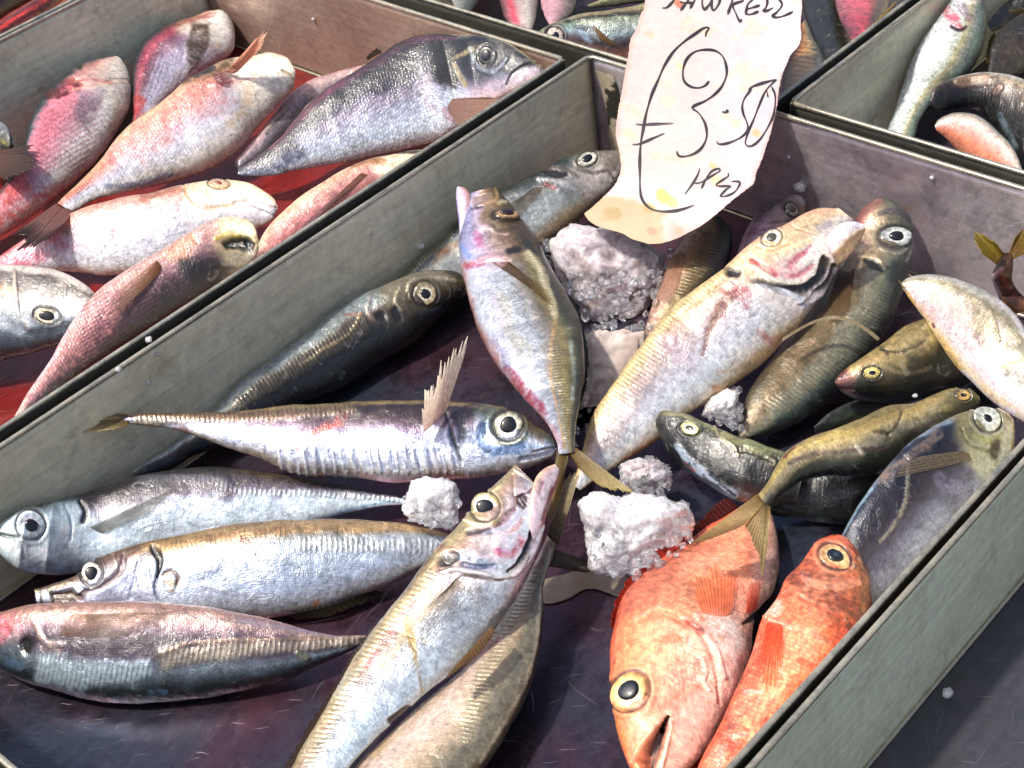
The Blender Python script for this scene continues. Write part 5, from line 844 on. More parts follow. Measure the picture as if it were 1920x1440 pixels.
fish('sea_bream', 'red and purple sea bream with brown fin and white head, topmost in the left tray', 'fish', GB,
  [(408, 18), (390, 20), (360, 31), (307, 48), (270, 74), (252, 110), (247, 160), (250, 210), (240, 260), (225, 320)], [(420, 20), (436, 42), (441, 70), (435, 100), (410, 125), (370, 145), (330, 175), (295, 205), (262, 260), (235, 322)],
  [-.066, -.074, -.086], [(1, '#1c2428'), (.75, '#303840'), (.55, '#8c3c54'), (.35, '#a83c54'), (.1, '#74485c'), (-.2, '#7c7088'), (-.6, '#a8a4bc'), (-1, '#b4a0a0')], roll=14, r=.45, n=260, m=56, skin=BREAM, metal=.2, scale=.6, seed=211, bounds=PK, headu=.24,
  head=[(1, '#8c5c50'), (.6, '#c89c88'), (.2, '#dccfc4'), (-.3, '#d4d4d0'), (-1, '#c4c8cc')], feats=[('P', [(360, 46), (392, 44), (392, 80), (372, 115), (352, 140), (346, 90)], 4, '#4c3c30', .9, -.6), ('s', [(310, 55), (350, 40), (400, 28)], 6, '#8c3c34', .7), ('R', [(290, 110), (350, 90), (345, 150), (270, 190)], 10, '#c0c0d8', .6, 9, 20), ('s', [(395, 88), (410, 84)], 6, '#b49480', .6), ('s', [(262, 190), (250, 230), (240, 280)], 16, '#b83830', .8)])
fish('sea_bream', 'big salmon pink and white sea bream with one fin sticking up and dark tipped tail', 'fish', GB,
  [(552, 128), (545, 114), (533, 103), (503, 97), (470, 102), (423, 109), (383, 127), (343, 150), (317, 173), (283, 200), (240, 233), (210, 267), (187, 300), (157, 333), (127, 360), (106, 380)],
  [(554, 138), (553, 155), (547, 172), (520, 202), (483, 242), (458, 275), (417, 307), (367, 331), (300, 348), (233, 362), (190, 372), (165, 382), (150, 392), (136, 398)],
  [-.04, -.048, -.056, -.06, -.056], [(1, '#8c7450'), (.85, '#c89c74'), (.65, '#d88870'), (.45, '#d07c70'), (.2, '#cc9490'), (0, '#c4b4c4'), (-.35, '#c8ccdc'), (-.7, '#d8d4cc'), (-1, '#c8c0a8')], roll=14, r=.45, n=380, m=70, skin=BREAM, metal=.15, scale=.6, seed=221, bounds=PK, headu=.26, warp=.16,
  head=[(1, '#c8a484'), (.6, '#ecdcc0'), (.2, '#f4ecd8'), (-.3, '#e8e4d4'), (-1, '#d0ccb8')],
  feats=[('s', [(345, 150), (375, 140), (410, 135), (430, 118)], 14, '#5c4420', .8), ('s', [(360, 140), (400, 128)], 7, '#1c1408', .7), ('s', [(530, 132), (546, 142), (552, 152)], 3, '#a08868', .9, .9), ('s', [(393, 155), (440, 152), (480, 145)], 4, '#c8746c', .7, .4), ('s', [(400, 158), (392, 160)], 6, '#fff4ec', .8),
    ('P', [(250, 250), (330, 180), (400, 170), (440, 190), (340, 250), (270, 300)], 24, '#c87068', .55), ('s', [(210, 285), (280, 270), (330, 240)], 18, '#a85860', .4), ('s', [(470, 160), (460, 200), (430, 235)], 12, '#d8b894', .5), ('s', [(200, 350), (260, 345), (320, 325)], 8, '#6c6c84', .6), ('S', [(500, 130), (470, 135)], 38, '#fffaf0', .7), ('s', [(110, 380), (150, 350), (190, 310)], 8, '#c88060', .6), ('C', [(440, 140), (560, 90), (560, 200), (470, 240), (400, 310), (330, 340)], 10, .1)],
  fins=[dict(name='pelvic_fin', root=[(424, 134), (434, 138), (446, 134)], tip=[(470, 84), (494, 56), (504, 60), (492, 88)], z=[-.026, .006], c0='#d0a494', c1='#f0ceb8', rays_=8, jag=.2, alpha=1, dk=.3, dark='#8c6450', rib=.0006),
    dict(name='tail_fin', root=[(106, 380), (122, 388), (138, 397)], tip=[(8, 452), (36, 442), (50, 468), (30, 470), (70, 462), (110, 432)], z=[-.055, -.05], c0='#b87c74', c1='#1c1414', cmid='#a8807c', rays_=20, jag=.12, alpha=1, dk=.5),
    dict(name='vent_knob', root=[(402, 140), (404, 150), (412, 158)], tip=[(426, 132), (430, 142), (426, 152)], drape=True, c0='#a87078', c1='#c0a0a8', rays_=4, jag=0, alpha=1, lift=.004)])
fish('sea_bream', 'dark silver blue sea bream with black gill band and white lower jaw', 'fish', GB,
  [(1016, 122), (993, 107), (960, 83), (927, 70), (877, 62), (793, 60), (743, 77), (693, 112), (643, 143), (593, 177), (555, 219), (520, 262), (483, 293), (447, 317)],
  [(1018, 134), (1012, 150), (985, 165), (943, 184), (893, 216), (850, 248), (827, 266), (760, 283), (693, 297), (627, 310), (560, 320), (517, 330), (467, 331), (445, 327)],
  [-.042, -.046, -.054, -.07], [(1, '#b89c70'), (.95, '#2c2428'), (.8, '#5c3448'), (.62, '#1c1a28'), (.4, '#242638'), (.15, '#3c3c56'), (-.1, '#76708a'), (-.35, '#98a2c0'), (-.7, '#b8c8dc'), (-1, '#a8b4c0')], roll=14, r=.42, n=420, m=76, skin=BREAM, metal=.08, scale=.95, seed=231, bounds=PK, headu=.27, warp=.14,
  head=[(1, '#d8c898'), (.85, '#5c5c50'), (.5, '#20242e'), (.1, '#1e2430'), (-.3, '#363a4c'), (-.6, '#a08ca0'), (-1, '#c8b4bc')],
  feats=[('s', [(905, 78), (870, 80), (830, 84)], 12, '#0c0e14', .9), ('P', [(808, 80), (860, 72), (905, 70), (880, 100), (850, 115), (860, 150), (856, 168), (835, 168), (812, 150), (806, 110)], 6, '#0e1016', .95), ('s', [(905, 85), (870, 100), (850, 112), (862, 140), (872, 160)], [5, 7, 6, 8, 8], '#a8986c', .8), ('P', [(950, 145), (975, 125), (1014, 122), (1012, 150), (975, 172), (940, 180)], 5, '#c8b8c4', .9), ('s', [(950, 160), (960, 140), (985, 122), (1010, 118)], 3, '#241c24', .85, .9), ('s', [(985, 135), (960, 165)], 6, '#e4dce0', .7),
    ('s', [(985, 112), (1010, 122)], 5, '#8c8468', .7), ('s', [(890, 110), (925, 135), (950, 150), (930, 165)], 10, '#8894a8', .4), ('s', [(880, 90), (895, 125), (925, 135), (950, 110)], 5, '#8c98a8', .6, -.4), ('s', [(835, 165), (850, 178)], 12, '#c0ccd8', .6), ('s', [(800, 150), (800, 190), (815, 210)], 10, '#c0a4b0', .6), ('S', [(700, 260), (800, 240)], 26, '#c0d0e8', .55), ('s', [(640, 150), (590, 190), (550, 240), (510, 280)], 12, '#8c3c5c', .6), ('s', [(835, 205), (850, 225)], 9, '#a86c7c', .7), ('s', [(450, 322), (510, 305), (560, 280)], [26, 34, 20], '#30364c', .8)],
  eyes=[dict(p=(912, 104), R=18, pr=11, iris='#44423e', ring='#30343a', outer='#1c1c1c', face=.5, pupil='#181c22')],
  fins=[dict(name='dorsal_fin', root=[(690, 113), (715, 98), (745, 78)], tip=[(686, 108), (706, 86), (738, 70)], z=[-.05, -.048], c0='#2c241c', c1='#3c3424', rays_=7, jag=.3, alpha=1),
    dict(name='pectoral_fin', root=[(842, 212), (840, 200), (848, 185)], tip=[(862, 238), (900, 232), (935, 210), (950, 188), (920, 182)], z=[-.032, -.022], c0='#a88478', c1='#c0a894', rays_=15, jag=.15, alpha=.9, rib=.0007, dark='#7c5c50')])
fish('sea_bream', 'grey pink fish showing only as a narrow strip behind the dark silver blue bream', 'fish', GB,
  [(740, 95), (690, 118), (640, 130), (580, 150), (535, 185), (500, 230), (462, 275), (440, 300)], [(745, 130), (700, 160), (640, 190), (590, 225), (545, 265), (500, 300), (455, 322), (442, 318)],
  [-.07, -.075, -.085], [(1, '#a87c80'), (.5, '#bc9c9c'), (.1, '#8c8088'), (-.3, '#605a64'), (-1, '#4c4850')], roll=10, r=.45, n=200, m=44, skin=BREAM, metal=.2, scale=.5, seed=241, bounds=PK, feats=[('s', [(600, 160), (590, 175)], 14, '#d0b0ac', .5), ('s', [(540, 205), (500, 250)], 4, '#3c4038', .7)])
fish('sea_bream', 'bream with cream white head and pink back, mouth closed, just below the big salmon one', 'fish', GB,
  [(520, 385), (515, 374), (500, 362), (473, 345), (433, 335), (383, 337), (333, 347), (283, 360), (217, 371), (150, 391), (90, 420), (33, 455), (-30, 500)], [(520, 393), (512, 412), (480, 430), (440, 450), (400, 470), (340, 495), (270, 512), (200, 518), (133, 512), (60, 510), (-10, 530)],
  [-.062, -.066, -.072, -.08], [(1, '#b4886c'), (.8, '#c88c78'), (.55, '#d48c84'), (.3, '#b88c98'), (.05, '#a0a0b4'), (-.4, '#b8bccc'), (-.8, '#c8ccd4'), (-1, '#a8a094')], roll=14, r=.45, n=340, m=64, skin=BREAM, metal=.15, scale=.5, seed=251, bounds=PK, headu=.33, warp=.16, head=[(1, '#e8d0a0'), (.6, '#f0dcb4'), (.3, '#ecdcc4'), (-.1, '#d0ccd0'), (-.5, '#c0c0d0'), (-1, '#b4b0a8')],
  eyes=[dict(p=(410, 344), R=13, pr=5, ell=1.6, iris='#c8a888', ring='#d8c4a8', outer='#b89868', face=.1, pupil='#7c3c28')],
  feats=[('s', [(518, 390), (480, 378), (440, 380)], 3, '#a8988c', .8, .8), ('s', [(514, 405), (490, 395), (460, 384)], 3, '#8c8c94', .6, .6), ('s', [(345, 350), (360, 375), (390, 390), (440, 385)], 5, '#d8a878', .7, .5), ('S', [(420, 360), (470, 365)], 26, '#fff6dc', .6), ('s', [(270, 370), (310, 360), (335, 358)], 9, '#8c4c34', .6), ('s', [(200, 430), (240, 425), (270, 415)], 10, '#6c6c80', .6), ('s', [(120, 430), (180, 440), (230, 435)], 14, '#5c4c54', .5), ('P', [(-20, 470), (100, 440), (160, 460), (60, 500), (-20, 520)], 14, '#c8445c', .7), ('s', [(150, 495), (190, 480), (210, 470)], 6, '#e0e4ec', .6)])
fish('sea_bream', 'speckled purple brown sea bream with dark hollow eye, against the near wall', 'fish', GB,
  [(484, 450), (480, 428), (468, 413), (450, 406), (417, 405), (383, 420), (333, 447), (283, 477), (233, 507), (183, 543), (143, 590), (117, 630), (95, 670), (75, 700), (50, 738), (30, 775), (0, 830)],
  [(486, 466), (475, 490), (450, 512), (410, 540), (370, 565), (310, 600), (255, 635), (200, 668), (150, 702), (110, 735), (80, 762), (55, 795), (20, 840)],
  [-.034, -.042, -.052, -.062], [(1, '#c8a49c'), (.8, '#cc9c94'), (.55, '#c08480'), (.3, '#a07078'), (.05, '#74525c'), (-.3, '#4c3c44'), (-.7, '#383440'), (-1, '#34303a')], roll=10, r=.45, n=380, m=68, skin=BREAM, metal=.15, scale=.85, seed=261, bounds=PK, headu=.17, warp=.18, head=[(1, '#ecdcb0'), (.5, '#e4d0a0'), (.15, '#b09c70'), (-.2, '#8c7c58'), (-.6, '#9c9480'), (-1, '#8c8878')],
  feats=[('s', [(405, 448), (425, 440), (445, 445)], 7, '#b8a040', .8, -.6), ('P', [(410, 452), (440, 444), (465, 446), (478, 458), (474, 478), (450, 470), (425, 468)], 4, '#0e100c', .95, 2.5), ('s', [(463, 450), (466, 465)], 5, '#6c7c84', .8, 1.5), ('s', [(355, 435), (368, 452)], 5, '#c09c70', .7, .4), ('P', [(305, 470), (355, 440), (375, 460), (350, 485), (320, 490)], 8, '#cc9474', .8), ('P', [(340, 490), (400, 480), (440, 500), (380, 530), (340, 510)], 14, '#0e0c10', .75), ('P', [(90, 640), (160, 570), (240, 570), (200, 640), (130, 700), (60, 740)], 20, '#d08c88', .7), ('s', [(420, 495), (455, 490)], 9, '#b0a894', .5), ('s', [(150, 580), (110, 640), (70, 710)], 9, '#d4bcc8', .6), ('R', [(150, 560), (300, 520), (300, 580), (150, 690)], 14, '#7c4454', .5, 7, 60)],
  fins=[dict(name='pectoral_fin', root=[(294, 488), (300, 496), (302, 505)], tip=[(184, 578), (196, 598), (214, 602), (238, 574)], drape=True, c0='#b88c6c', c1='#806868', cmid='#c8a888', rays_=12, jag=.3, alpha=.94, rib=.0007, dark='#5c3c34', lift=.003)])
fish('sea_bream', 'grey brown sea bream head with ringed eye and white brow, at the left edge', 'fish', GB,
  [(186, 578), (184, 560), (160, 532), (117, 510), (67, 499), (20, 494), (-30, 498), (-90, 520), (-160, 556), (-225, 600)], [(184, 596), (165, 620), (120, 642), (60, 662), (0, 677), (-50, 690), (-100, 690), (-170, 665), (-228, 616)],
  [-.05, -.055, -.06], [(1, '#d8ccbc'), (.85, '#a89c94'), (.6, '#5c5450'), (.3, '#645c58'), (.05, '#84848a'), (-.3, '#8c98a4'), (-.6, '#4c5864'), (-1, '#2c343c')], roll=14, r=.48, n=300, m=64, skin=BREAM, metal=.2, scale=.3, seed=271, bounds=PK, mott=.2, warp=.2,
  eyes=[dict(p=(88, 592), R=16, pr=10,  iris='#c8c0a4', ring='#e0d8bc', outer='#48443c', face=.35, pupil='#14100e', pcol2='#1c2c34', ell=1.6, off=(0, 0))],
  feats=[('s', [(0, 500), (67, 504), (117, 514), (165, 540)], 11, '#f4e8dc', .8), ('s', [(27, 510), (28, 545), (35, 590), (55, 615)], 6, '#c0b4a8', .6, -.4), ('s', [(-10, 535), (15, 548)], 16, '#b08040', .6), ('s', [(50, 620), (100, 618), (140, 600)], 8, '#28303c', .6), ('s', [(10, 610), (40, 625)], 10, '#a8b0b8', .6), ('s', [(0, 640), (60, 640)], 12, '#3c4858', .5), ('s', [(125, 595), (140, 600)], 5, '#b8c0cc', .7)])
fish('sea_bream', 'salmon pink sea bream partly hidden by the rim, below the dark silver blue one', 'fish', GB,
  [(806, 284), (795, 281), (760, 284), (693, 297), (643, 317), (593, 347), (560, 370), (533, 392), (510, 414), (493, 437), (478, 470), (460, 520)], [(810, 300), (780, 330), (740, 355), (690, 385), (640, 415), (590, 445), (545, 475), (515, 500), (480, 540)],
  [-.045, -.052, -.068], [(1, '#c8a078'), (.7, '#d49478'), (.4, '#cc8c80'), (0, '#b46c6c'), (-.5, '#9c5454'), (-1, '#84444c')], roll=10, r=.45, n=260, m=56, skin=BREAM, metal=.1, scale=.6, seed=281, bounds=PK, headu=.25, head=[(1, '#c8a888'), (.5, '#e8d0b0'), (0, '#dcc4a8'), (-1, '#c09c84')],
  feats=[('s', [(660, 308), (690, 300), (720, 302)], 8, '#7c4c24', .7), ('s', [(745, 284), (770, 286), (795, 284)], 5, '#2c2420', .8), ('s', [(700, 318), (740, 320)], 9, '#fff0d4', .6)],
  fins=[dict(name='pectoral_fin', root=[(688, 328), (678, 325), (668, 334)], tip=[(585, 415), (568, 436), (564, 424)], drape=True, c0='#b08068', c1='#8c7c94', rays_=10, jag=.04, alpha=.95, lift=.002)])
fish('sea_bream', 'dark grey fish at the left edge, only snout and ragged brown tail in view', 'fish', GB,
  [(24, 262), (15, 240), (0, 228), (-40, 215)], [(26, 275), (15, 290), (-5, 295), (-50, 300)], [-.05, -.055], [(1, '#8c949c'), (.3, '#30383a'), (-.3, '#3c4030'), (-1, '#0e100e')], roll=10, r=.5, n=90, m=36, skin=BREAM, metal=.3, seed=291, bounds=PK, mott=.3, feats=[('s', [(0, 262), (14, 270)], 6, '#a89c3c', .7)],
  fins=[dict(name='tail_fin', root=[(-14, 284), (-14, 300), (-12, 318)], tip=[(74, 270), (60, 290), (76, 304), (70, 318), (10, 340)], z=[-.048, -.045], c0='#8c6c60', c1='#5c504c', rays_=14, jag=.15, alpha=1)])

# ------------------------------------------------------------------ back trays
GK = 'fish in the tray behind the price card'; GW = 'fish in the back right tray'
fish('striped_fish', 'slim fish with a white ringed eye and dark dotted line, left of the price card', 'fish', GK,
  [(1001, 74), (1010, 60), (1023, 51), (1048, 40), (1090, 25), (1132, 19), (1202, 7), (1300, -8)], [(1002, 78), (1020, 90), (1060, 98), (1120, 112), (1180, 125), (1260, 132), (1300, 130)],
  [-.02, -.03, -.04], [(1, '#b8a878'), (.8, '#a89870'), (.68, '#3c3c2c'), (.55, '#747c68'), (.2, '#8c9890'), (-.1, '#7c8c94'), (-.4, '#3c3438'), (-.7, '#b47c70'), (-1, '#a86c64')], roll=4, r=.55, n=280, m=52, seed=301, metal=.4, bounds=BK, scale=.5, headu=.3, head=[(1, '#9c9470'), (.6, '#5c6c5c'), (.2, '#8ca4ac'), (-.3, '#64585c'), (-1, '#8c544c')],
  eyes=[dict(p=(1041, 67), R=17, pr=8, iris='#c8b8ac', ring='#e4d4c8', outer='#2c1c14', face=.6)], feats=[('s', [(1060, 40), (1120, 31), (1200, 25)], 3, '#1c1c14', .8), ('s', [(1005, 72), (1020, 66)], 10, '#4c241c', .7), ('s', [(1090, 60), (1105, 78)], [9, 7], '#a8bcd8', .8), ('s', [(1080, 50), (1110, 55)], 7, '#28303c', .6), ('s', [(1070, 90), (1110, 95)], 8, '#3c2820', .7)],
  fins=[dict(name='pectoral_fin', root=[(1112, 46), (1116, 58), (1120, 66)], tip=[(1160, 88), (1140, 84), (1132, 78)], drape=True, c0='#a08864', c1='#947850', rays_=8, jag=.03, alpha=1)])
fish('pink_fish', 'fish with bright red stripe and white flank, behind the rim above the dark bream', 'fish', GK,
  [(985, 72), (972, 66), (955, 50), (941, 20), (932, -30), (930, -80)], [(990, 72), (1000, 52), (1008, 20), (1010, -30), (1005, -80)], [-.04, -.05], [(1, '#5c3c40'), (.7, '#a85c64'), (.45, '#d04858'), (.1, '#c8a8a4'), (-.4, '#c0b8b0'), (-1, '#5c5048')], roll=0, r=.5, n=120, m=40, seed=311, metal=.15, bounds=BK, mott=.1)
fish('pink_fish', 'plain pale pink fish beside the red striped one', 'fish', GK,
  [(1030, 48), (1018, 25), (1012, -10), (1010, -60)], [(1042, 46), (1064, 34), (1080, 5), (1088, -60)], [-.042, -.05], [(1, '#a87c84'), (.4, '#c898a0'), (-.1, '#a88488'), (-.6, '#6c5c54'), (-1, '#3c342c')], roll=0, r=.5, n=100, m=36, seed=321, metal=.15, bounds=BK)
fish('pink_fish', 'grey white fish tail in shade, leftmost behind the rim', 'fish', GK, [(860, 34), (853, 20), (848, -10), (850, -50)], [(866, 34), (884, 22), (905, -10), (925, -50)], [-.05, -.055], [(1, '#9ca09c'), (0, '#6c706c'), (-1, '#3c3c38')], roll=0, r=.5, n=80, m=32, seed=322, metal=.2, bounds=BK)
fish('brown_fish', 'olive fish lying across the top edge just left of the price card', 'fish', GK, [(1100, 10), (1140, -5), (1200, -20), (1300, -40)], [(1105, 14), (1150, 12), (1200, 6), (1300, 0)], [-.045, -.05], [(1, '#8c8860'), (0, '#6c6c4c'), (-1, '#4c4834')], roll=0, r=.5, n=90, m=32, seed=323, metal=.2, bounds=BK)
fish('brown_fish', 'orange brown wrinkled fish just right of the price card', 'fish', GK, [(1510, 35), (1525, 70), (1540, 100), (1548, 125), (1538, 150), (1518, 172)], [(1500, 50), (1490, 95), (1475, 130), (1468, 165), (1475, 185), (1495, 190)], [-.04, -.035, -.03], [(1, '#2c2820'), (.6, '#5c5038'), (.2, '#a07c50'), (-.3, '#a8743c'), (-.7, '#7c3420'), (-1, '#4c2014')], roll=0, r=.5, n=160, m=44, seed=331, metal=.1, bounds=BK, mott=.3, feats=[('R', [(1490, 90), (1530, 90), (1535, 160), (1485, 180)], 8, '#c89c60', .5, 9, 100), ('s', [(1535, 110), (1540, 135)], 6, '#a8b8b8', .6)])
fish('brown_fish', 'nearly black fish between the orange brown one and the red headed one', 'fish', GK, [(1560, -40), (1575, 10), (1592, 60), (1596, 100), (1580, 130)], [(1500, -40), (1508, 20), (1528, 80), (1548, 125), (1565, 140)], [-.05, -.06], [(1, '#141612'), (0, '#242820'), (-1, '#141410')], roll=0, r=.5, n=110, m=36, seed=341, metal=.2, bounds=BK)
fish('pink_fish', 'crimson headed fish with yellow fin rays behind the rim, right of the price card', 'fish', GK, [(1612, 96), (1625, 84), (1645, 60), (1662, 20), (1680, -40)], [(1606, 92), (1594, 72), (1576, 40), (1566, 0), (1560, -50)], [-.03, -.035, -.045], [(1, '#5c4c2c'), (.5, '#4c2c28'), (.1, '#a83848'), (-.4, '#b4485c'), (-1, '#7c3c48')], roll=0, r=.5, n=140, m=40, seed=351, metal=.1, bounds=BK, mott=.25, feats=[('s', [(1615, 80), (1620, 60), (1635, 50)], 8, '#d03c48', .8)],
  fins=[dict(name='dorsal_fin', root=[(1615, 78), (1632, 60), (1650, 40), (1668, 18)], tip=[(1614, 62), (1640, 40), (1668, 12), (1690, -8)], z=[-.02, -.008], c0='#a8904c', c1='#c0b070', rays_=10, jag=.3, alpha=1)])
fish('white_fish', 'long white bellied fish with a blood red throat, upright in the back right tray', 'fish', GW,
  [(1842, -40), (1846, 0), (1850, 37), (1846, 75), (1836, 105), (1812, 145), (1770, 172), (1745, 195), (1725, 228), (1716, 255)], [(1795, -40), (1785, -5), (1772, 15), (1752, 42), (1727, 80), (1710, 112), (1695, 150), (1682, 195), (1668, 232), (1662, 255)],
  [-.035, -.05, -.07], [(1, '#2c3430'), (.8, '#48544c'), (.55, '#6c7c70'), (.3, '#8c9080'), (.1, '#b0a880'), (-.1, '#c4ccc0'), (-.5, '#d0d8d8'), (-1, '#b4bcc0')], roll=0, r=.55, n=280, m=56, seed=401, metal=.2, bounds=BR, scale=.8, headu=.14, head=[(1, '#4c4840'), (.3, '#7c7468'), (-.2, '#c0a0a8'), (-1, '#c8b4b4')],
  feats=[('s', [(1775, 20), (1790, 35), (1800, 50)], [12, 14, 10], '#c84058', .8), ('s', [(1785, 50), (1800, 57), (1812, 50)], 5, '#2c1424', .9, .6), ('s', [(1820, 3), (1832, 0)], 10, '#e4d8c8', .8), ('s', [(1800, 10), (1820, 40)], 12, '#6c4c64', .6)])
fish('eel_like_fish', 'curled dark fish with a torn brown head lying over the pink bellied one', 'fish', GW,
  [(1744, 188), (1752, 165), (1790, 147), (1840, 137), (1885, 140), (1925, 155), (1970, 190), (2010, 240)], [(1747, 198), (1765, 208), (1795, 204), (1825, 205), (1848, 218), (1870, 245), (1885, 275), (1900, 310), (1930, 350)],
  [-.03, -.035, -.05], [(1, '#b8b8b0'), (.8, '#8c8068'), (.6, '#5c4838'), (.3, '#3c2c24'), (0, '#2c2824'), (-.5, '#1c2024'), (-1, '#0e1010')], roll=-8, r=.55, n=240, m=52, seed=411, metal=.25, bounds=BR, skin=WETDARK, mott=.3, headu=.2, head=[(1, '#4c3c30'), (0, '#1c1814'), (-1, '#0c0c0a')],
  feats=[('s', [(1800, 155), (1850, 150)], [12, 16], '#8c6c58', .7, -.5), ('s', [(1865, 175), (1875, 165)], 8, '#c09c90', .8, -.6), ('s', [(1875, 215), (1890, 245), (1905, 275)], 8, '#8ca4b4', .6), ('L', [(1830, 175), (1870, 200), (1900, 250)], 16, .7)])
fish('pink_fish', 'swollen pink and white belly in the near corner of the back right tray', 'fish', GW,
  [(1752, 235), (1762, 222), (1790, 212), (1830, 216), (1862, 238), (1892, 268), (1912, 305), (1920, 340)], [(1756, 245), (1775, 262), (1800, 285), (1830, 305), (1870, 325), (1900, 345)], [-.045, -.045], [(1, '#5c6464'), (.7, '#a8988c'), (.4, '#d0bcb4'), (0, '#c08c84'), (-.5, '#c8785c'), (-1, '#a86c5c')], roll=0, r=.5, n=140, m=44, seed=421, metal=.05, bounds=BR, mott=.06)
fish('brown_fish', 'dark brown speckled fish behind the curled one at the right edge', 'fish', GW,
  [(1850, 140), (1856, 90), (1880, 50), (1925, 20), (1960, 10)], [(1870, 150), (1900, 148), (1935, 140), (1990, 120)], [-.055, -.06], [(1, '#241f18'), (.4, '#3c3428'), (0, '#4c3c2c'), (-1, '#1c1814')], roll=0, r=.5, n=120, m=40, seed=431, metal=.1, bounds=BR, mott=.4, scale=.4,
  fins=[dict(name='dorsal_fin', root=[(1856, 120), (1860, 90), (1868, 70)], tip=[(1846, 118), (1850, 80), (1862, 60)], z=[-.05, -.045], c0='#8c7c40', c1='#6c6034', rays_=7, jag=.3, alpha=1)])
fish('brown_fish', 'dark fish with ragged pale fins in the far top right corner', 'fish', GW,
  [(1850, 45), (1880, 10), (1920, -20), (1960, -40)], [(1860, 60), (1900, 45), (1950, 40), (2000, 30)], [-.06, -.06], [(1, '#1c1c18'), (0, '#2c2820'), (-1, '#100f0c')], roll=0, r=.5, n=90, m=36, seed=441, metal=.1, bounds=BR, mott=.4,
  fins=[dict(name='dorsal_fin', root=[(1900, 25), (1915, 28), (1930, 30)], tip=[(1888, 18), (1905, 12), (1925, 15)], z=[-.05, -.04], c0='#8c8060', c1='#a09468', rays_=6, jag=.4, alpha=1)])
fish('red_cut_fish', 'blood red fish flank in the far left corner tray', 'fish', 'fish in the far left corner tray', [(110, -30), (60, 5), (10, 38), (-40, 70)], [(130, -10), (90, 22), (30, 55), (-20, 95)], [-.035, -.035], [(1, '#2c1414'), (.4, '#a82c28'), (.1, '#c04038'), (-.4, '#5c1c18'), (-1, '#b03c34')], roll=0, r=.5, n=100, m=40, seed=451, metal=.1, bounds=FL, mott=.3)
fish('red_cut_fish', 'dark brown fish in the far left corner tray, above the red one', 'fish', 'fish in the far left corner tray', [(90, -50), (40, -35), (0, -10), (-50, 20)], [(100, -15), (60, 0), (10, 30), (-40, 65)], [-.055, -.055], [(1, '#2c2420'), (0, '#3c2c28'), (-1, '#1c1210')], roll=0, r=.5, n=90, m=36, seed=452, metal=.1, bounds=FL, mott=.3)

# ------------------------------------------------------------------ price card
CP0 = pt((1210, 450), -.036); CP1 = pt((1330, 165), .012); CD = np.array([0., -1., 0.]); CN = np.cross(CD, CP1-CP0); CN /= np.linalg.norm(CN)
if CN@(CAM-CP0) < 0: CN = -CN
def on_card(P, off=0.0):
    P = np.asarray(P, float); R_ = rays(P); t_ = ((CP0-CAM)@CN)/(R_@CN); Q = CAM+R_*t_[:, None]
    bend = .0022*np.sin((P[:, 1]-120)/95)+.0014*np.sin((P[:, 0]-1150)/60+P[:, 1]/130)+.0012*vn(Q, 30, 77)
    return Q+CN*(bend+off)[:, None]
CL = [(1216, -60), (1208, 10), (1202, 25), (1193, 55), (1183, 75), (1178, 110), (1172, 150), (1166, 190), (1160, 230), (1158, 262), (1164, 290), (1166, 320), (1155, 348), (1130, 375), (1108, 396), (1098, 404), (1108, 418), (1128, 428), (1165, 436), (1185, 446), (1210, 452)]
CR = [(1505, -60), (1502, 10), (1500, 40), (1502, 70), (1496, 88), (1484, 102), (1476, 120), (1468, 140), (1462, 165), (1458, 200), (1452, 232), (1447, 255), (1438, 282), (1430, 305), (1420, 328), (1414, 348), (1396, 362), (1375, 378), (1350, 398), (1320, 420), (1290, 436), (1262, 448), (1235, 454), (1212, 454)]
nC, mC = 300, 200; PL = spl(CL, nC); PR = spl(CR, nC)
rg = random.Random(4); jit = np.array([rg.uniform(-.7, .7) for _ in range(nC)])[:, None]; PL = PL+jit*np.array([1, .3]); PR = PR-jit[::-1]*np.array([1, .3])
ss = np.linspace(0, 1, mC)[None, :, None]; GP = (PL[:, None]*(1-ss)+PR[:, None]*ss).reshape(-1, 2)
Qc = on_card(GP); base = np.tile(hexc('#aea29f'), (len(GP), 1)); nzc = vn(Qc, 60, 5)*.6+vn(Qc, 160, 6)*.4; fz = vn(Qc, 500, 8)
def cst(f, cx, al):
    global base
    base = base*(1-(al*f)[:, None])+hexc(cx)*(al*f)[:, None]
cst(sm(GP[:, 0], 1250, 1500), '#b8a6b2', .8)
edge = np.minimum(np.tile(np.linspace(0, 1, mC), nC), 1-np.tile(np.linspace(0, 1, mC), nC)); cst(1-sm(edge+.02*nzc, .0, .04), '#b4887c', .5)
cst(sm(nzc, .25, .5), '#b89a78', .35); cst(inpoly(GP, [(1440, 0), (1510, 0), (1505, 90), (1470, 140), (1400, 100), (1440, 60)]).astype(float), '#ddd6d0', .35)
fold = GP[:, 1]-(336+.115*(GP[:, 0]-1190)); cst(sm(fold, -1, 2), '#d0c4c4', .35)
low = GP[:, 1]-(405+.10*(GP[:, 0]-1240))+10*nzc+25*sm(1300-GP[:, 0], 0, 120); 
cst(sm(low, -6, 4)*(1-sm(GP[:, 0]+30*nzc, 1240, 1262)), '#a08a64', .75); cst(sm(low, 0, 30)*sm(GP[:, 0], 1240, 1262), '#b88478', .6)
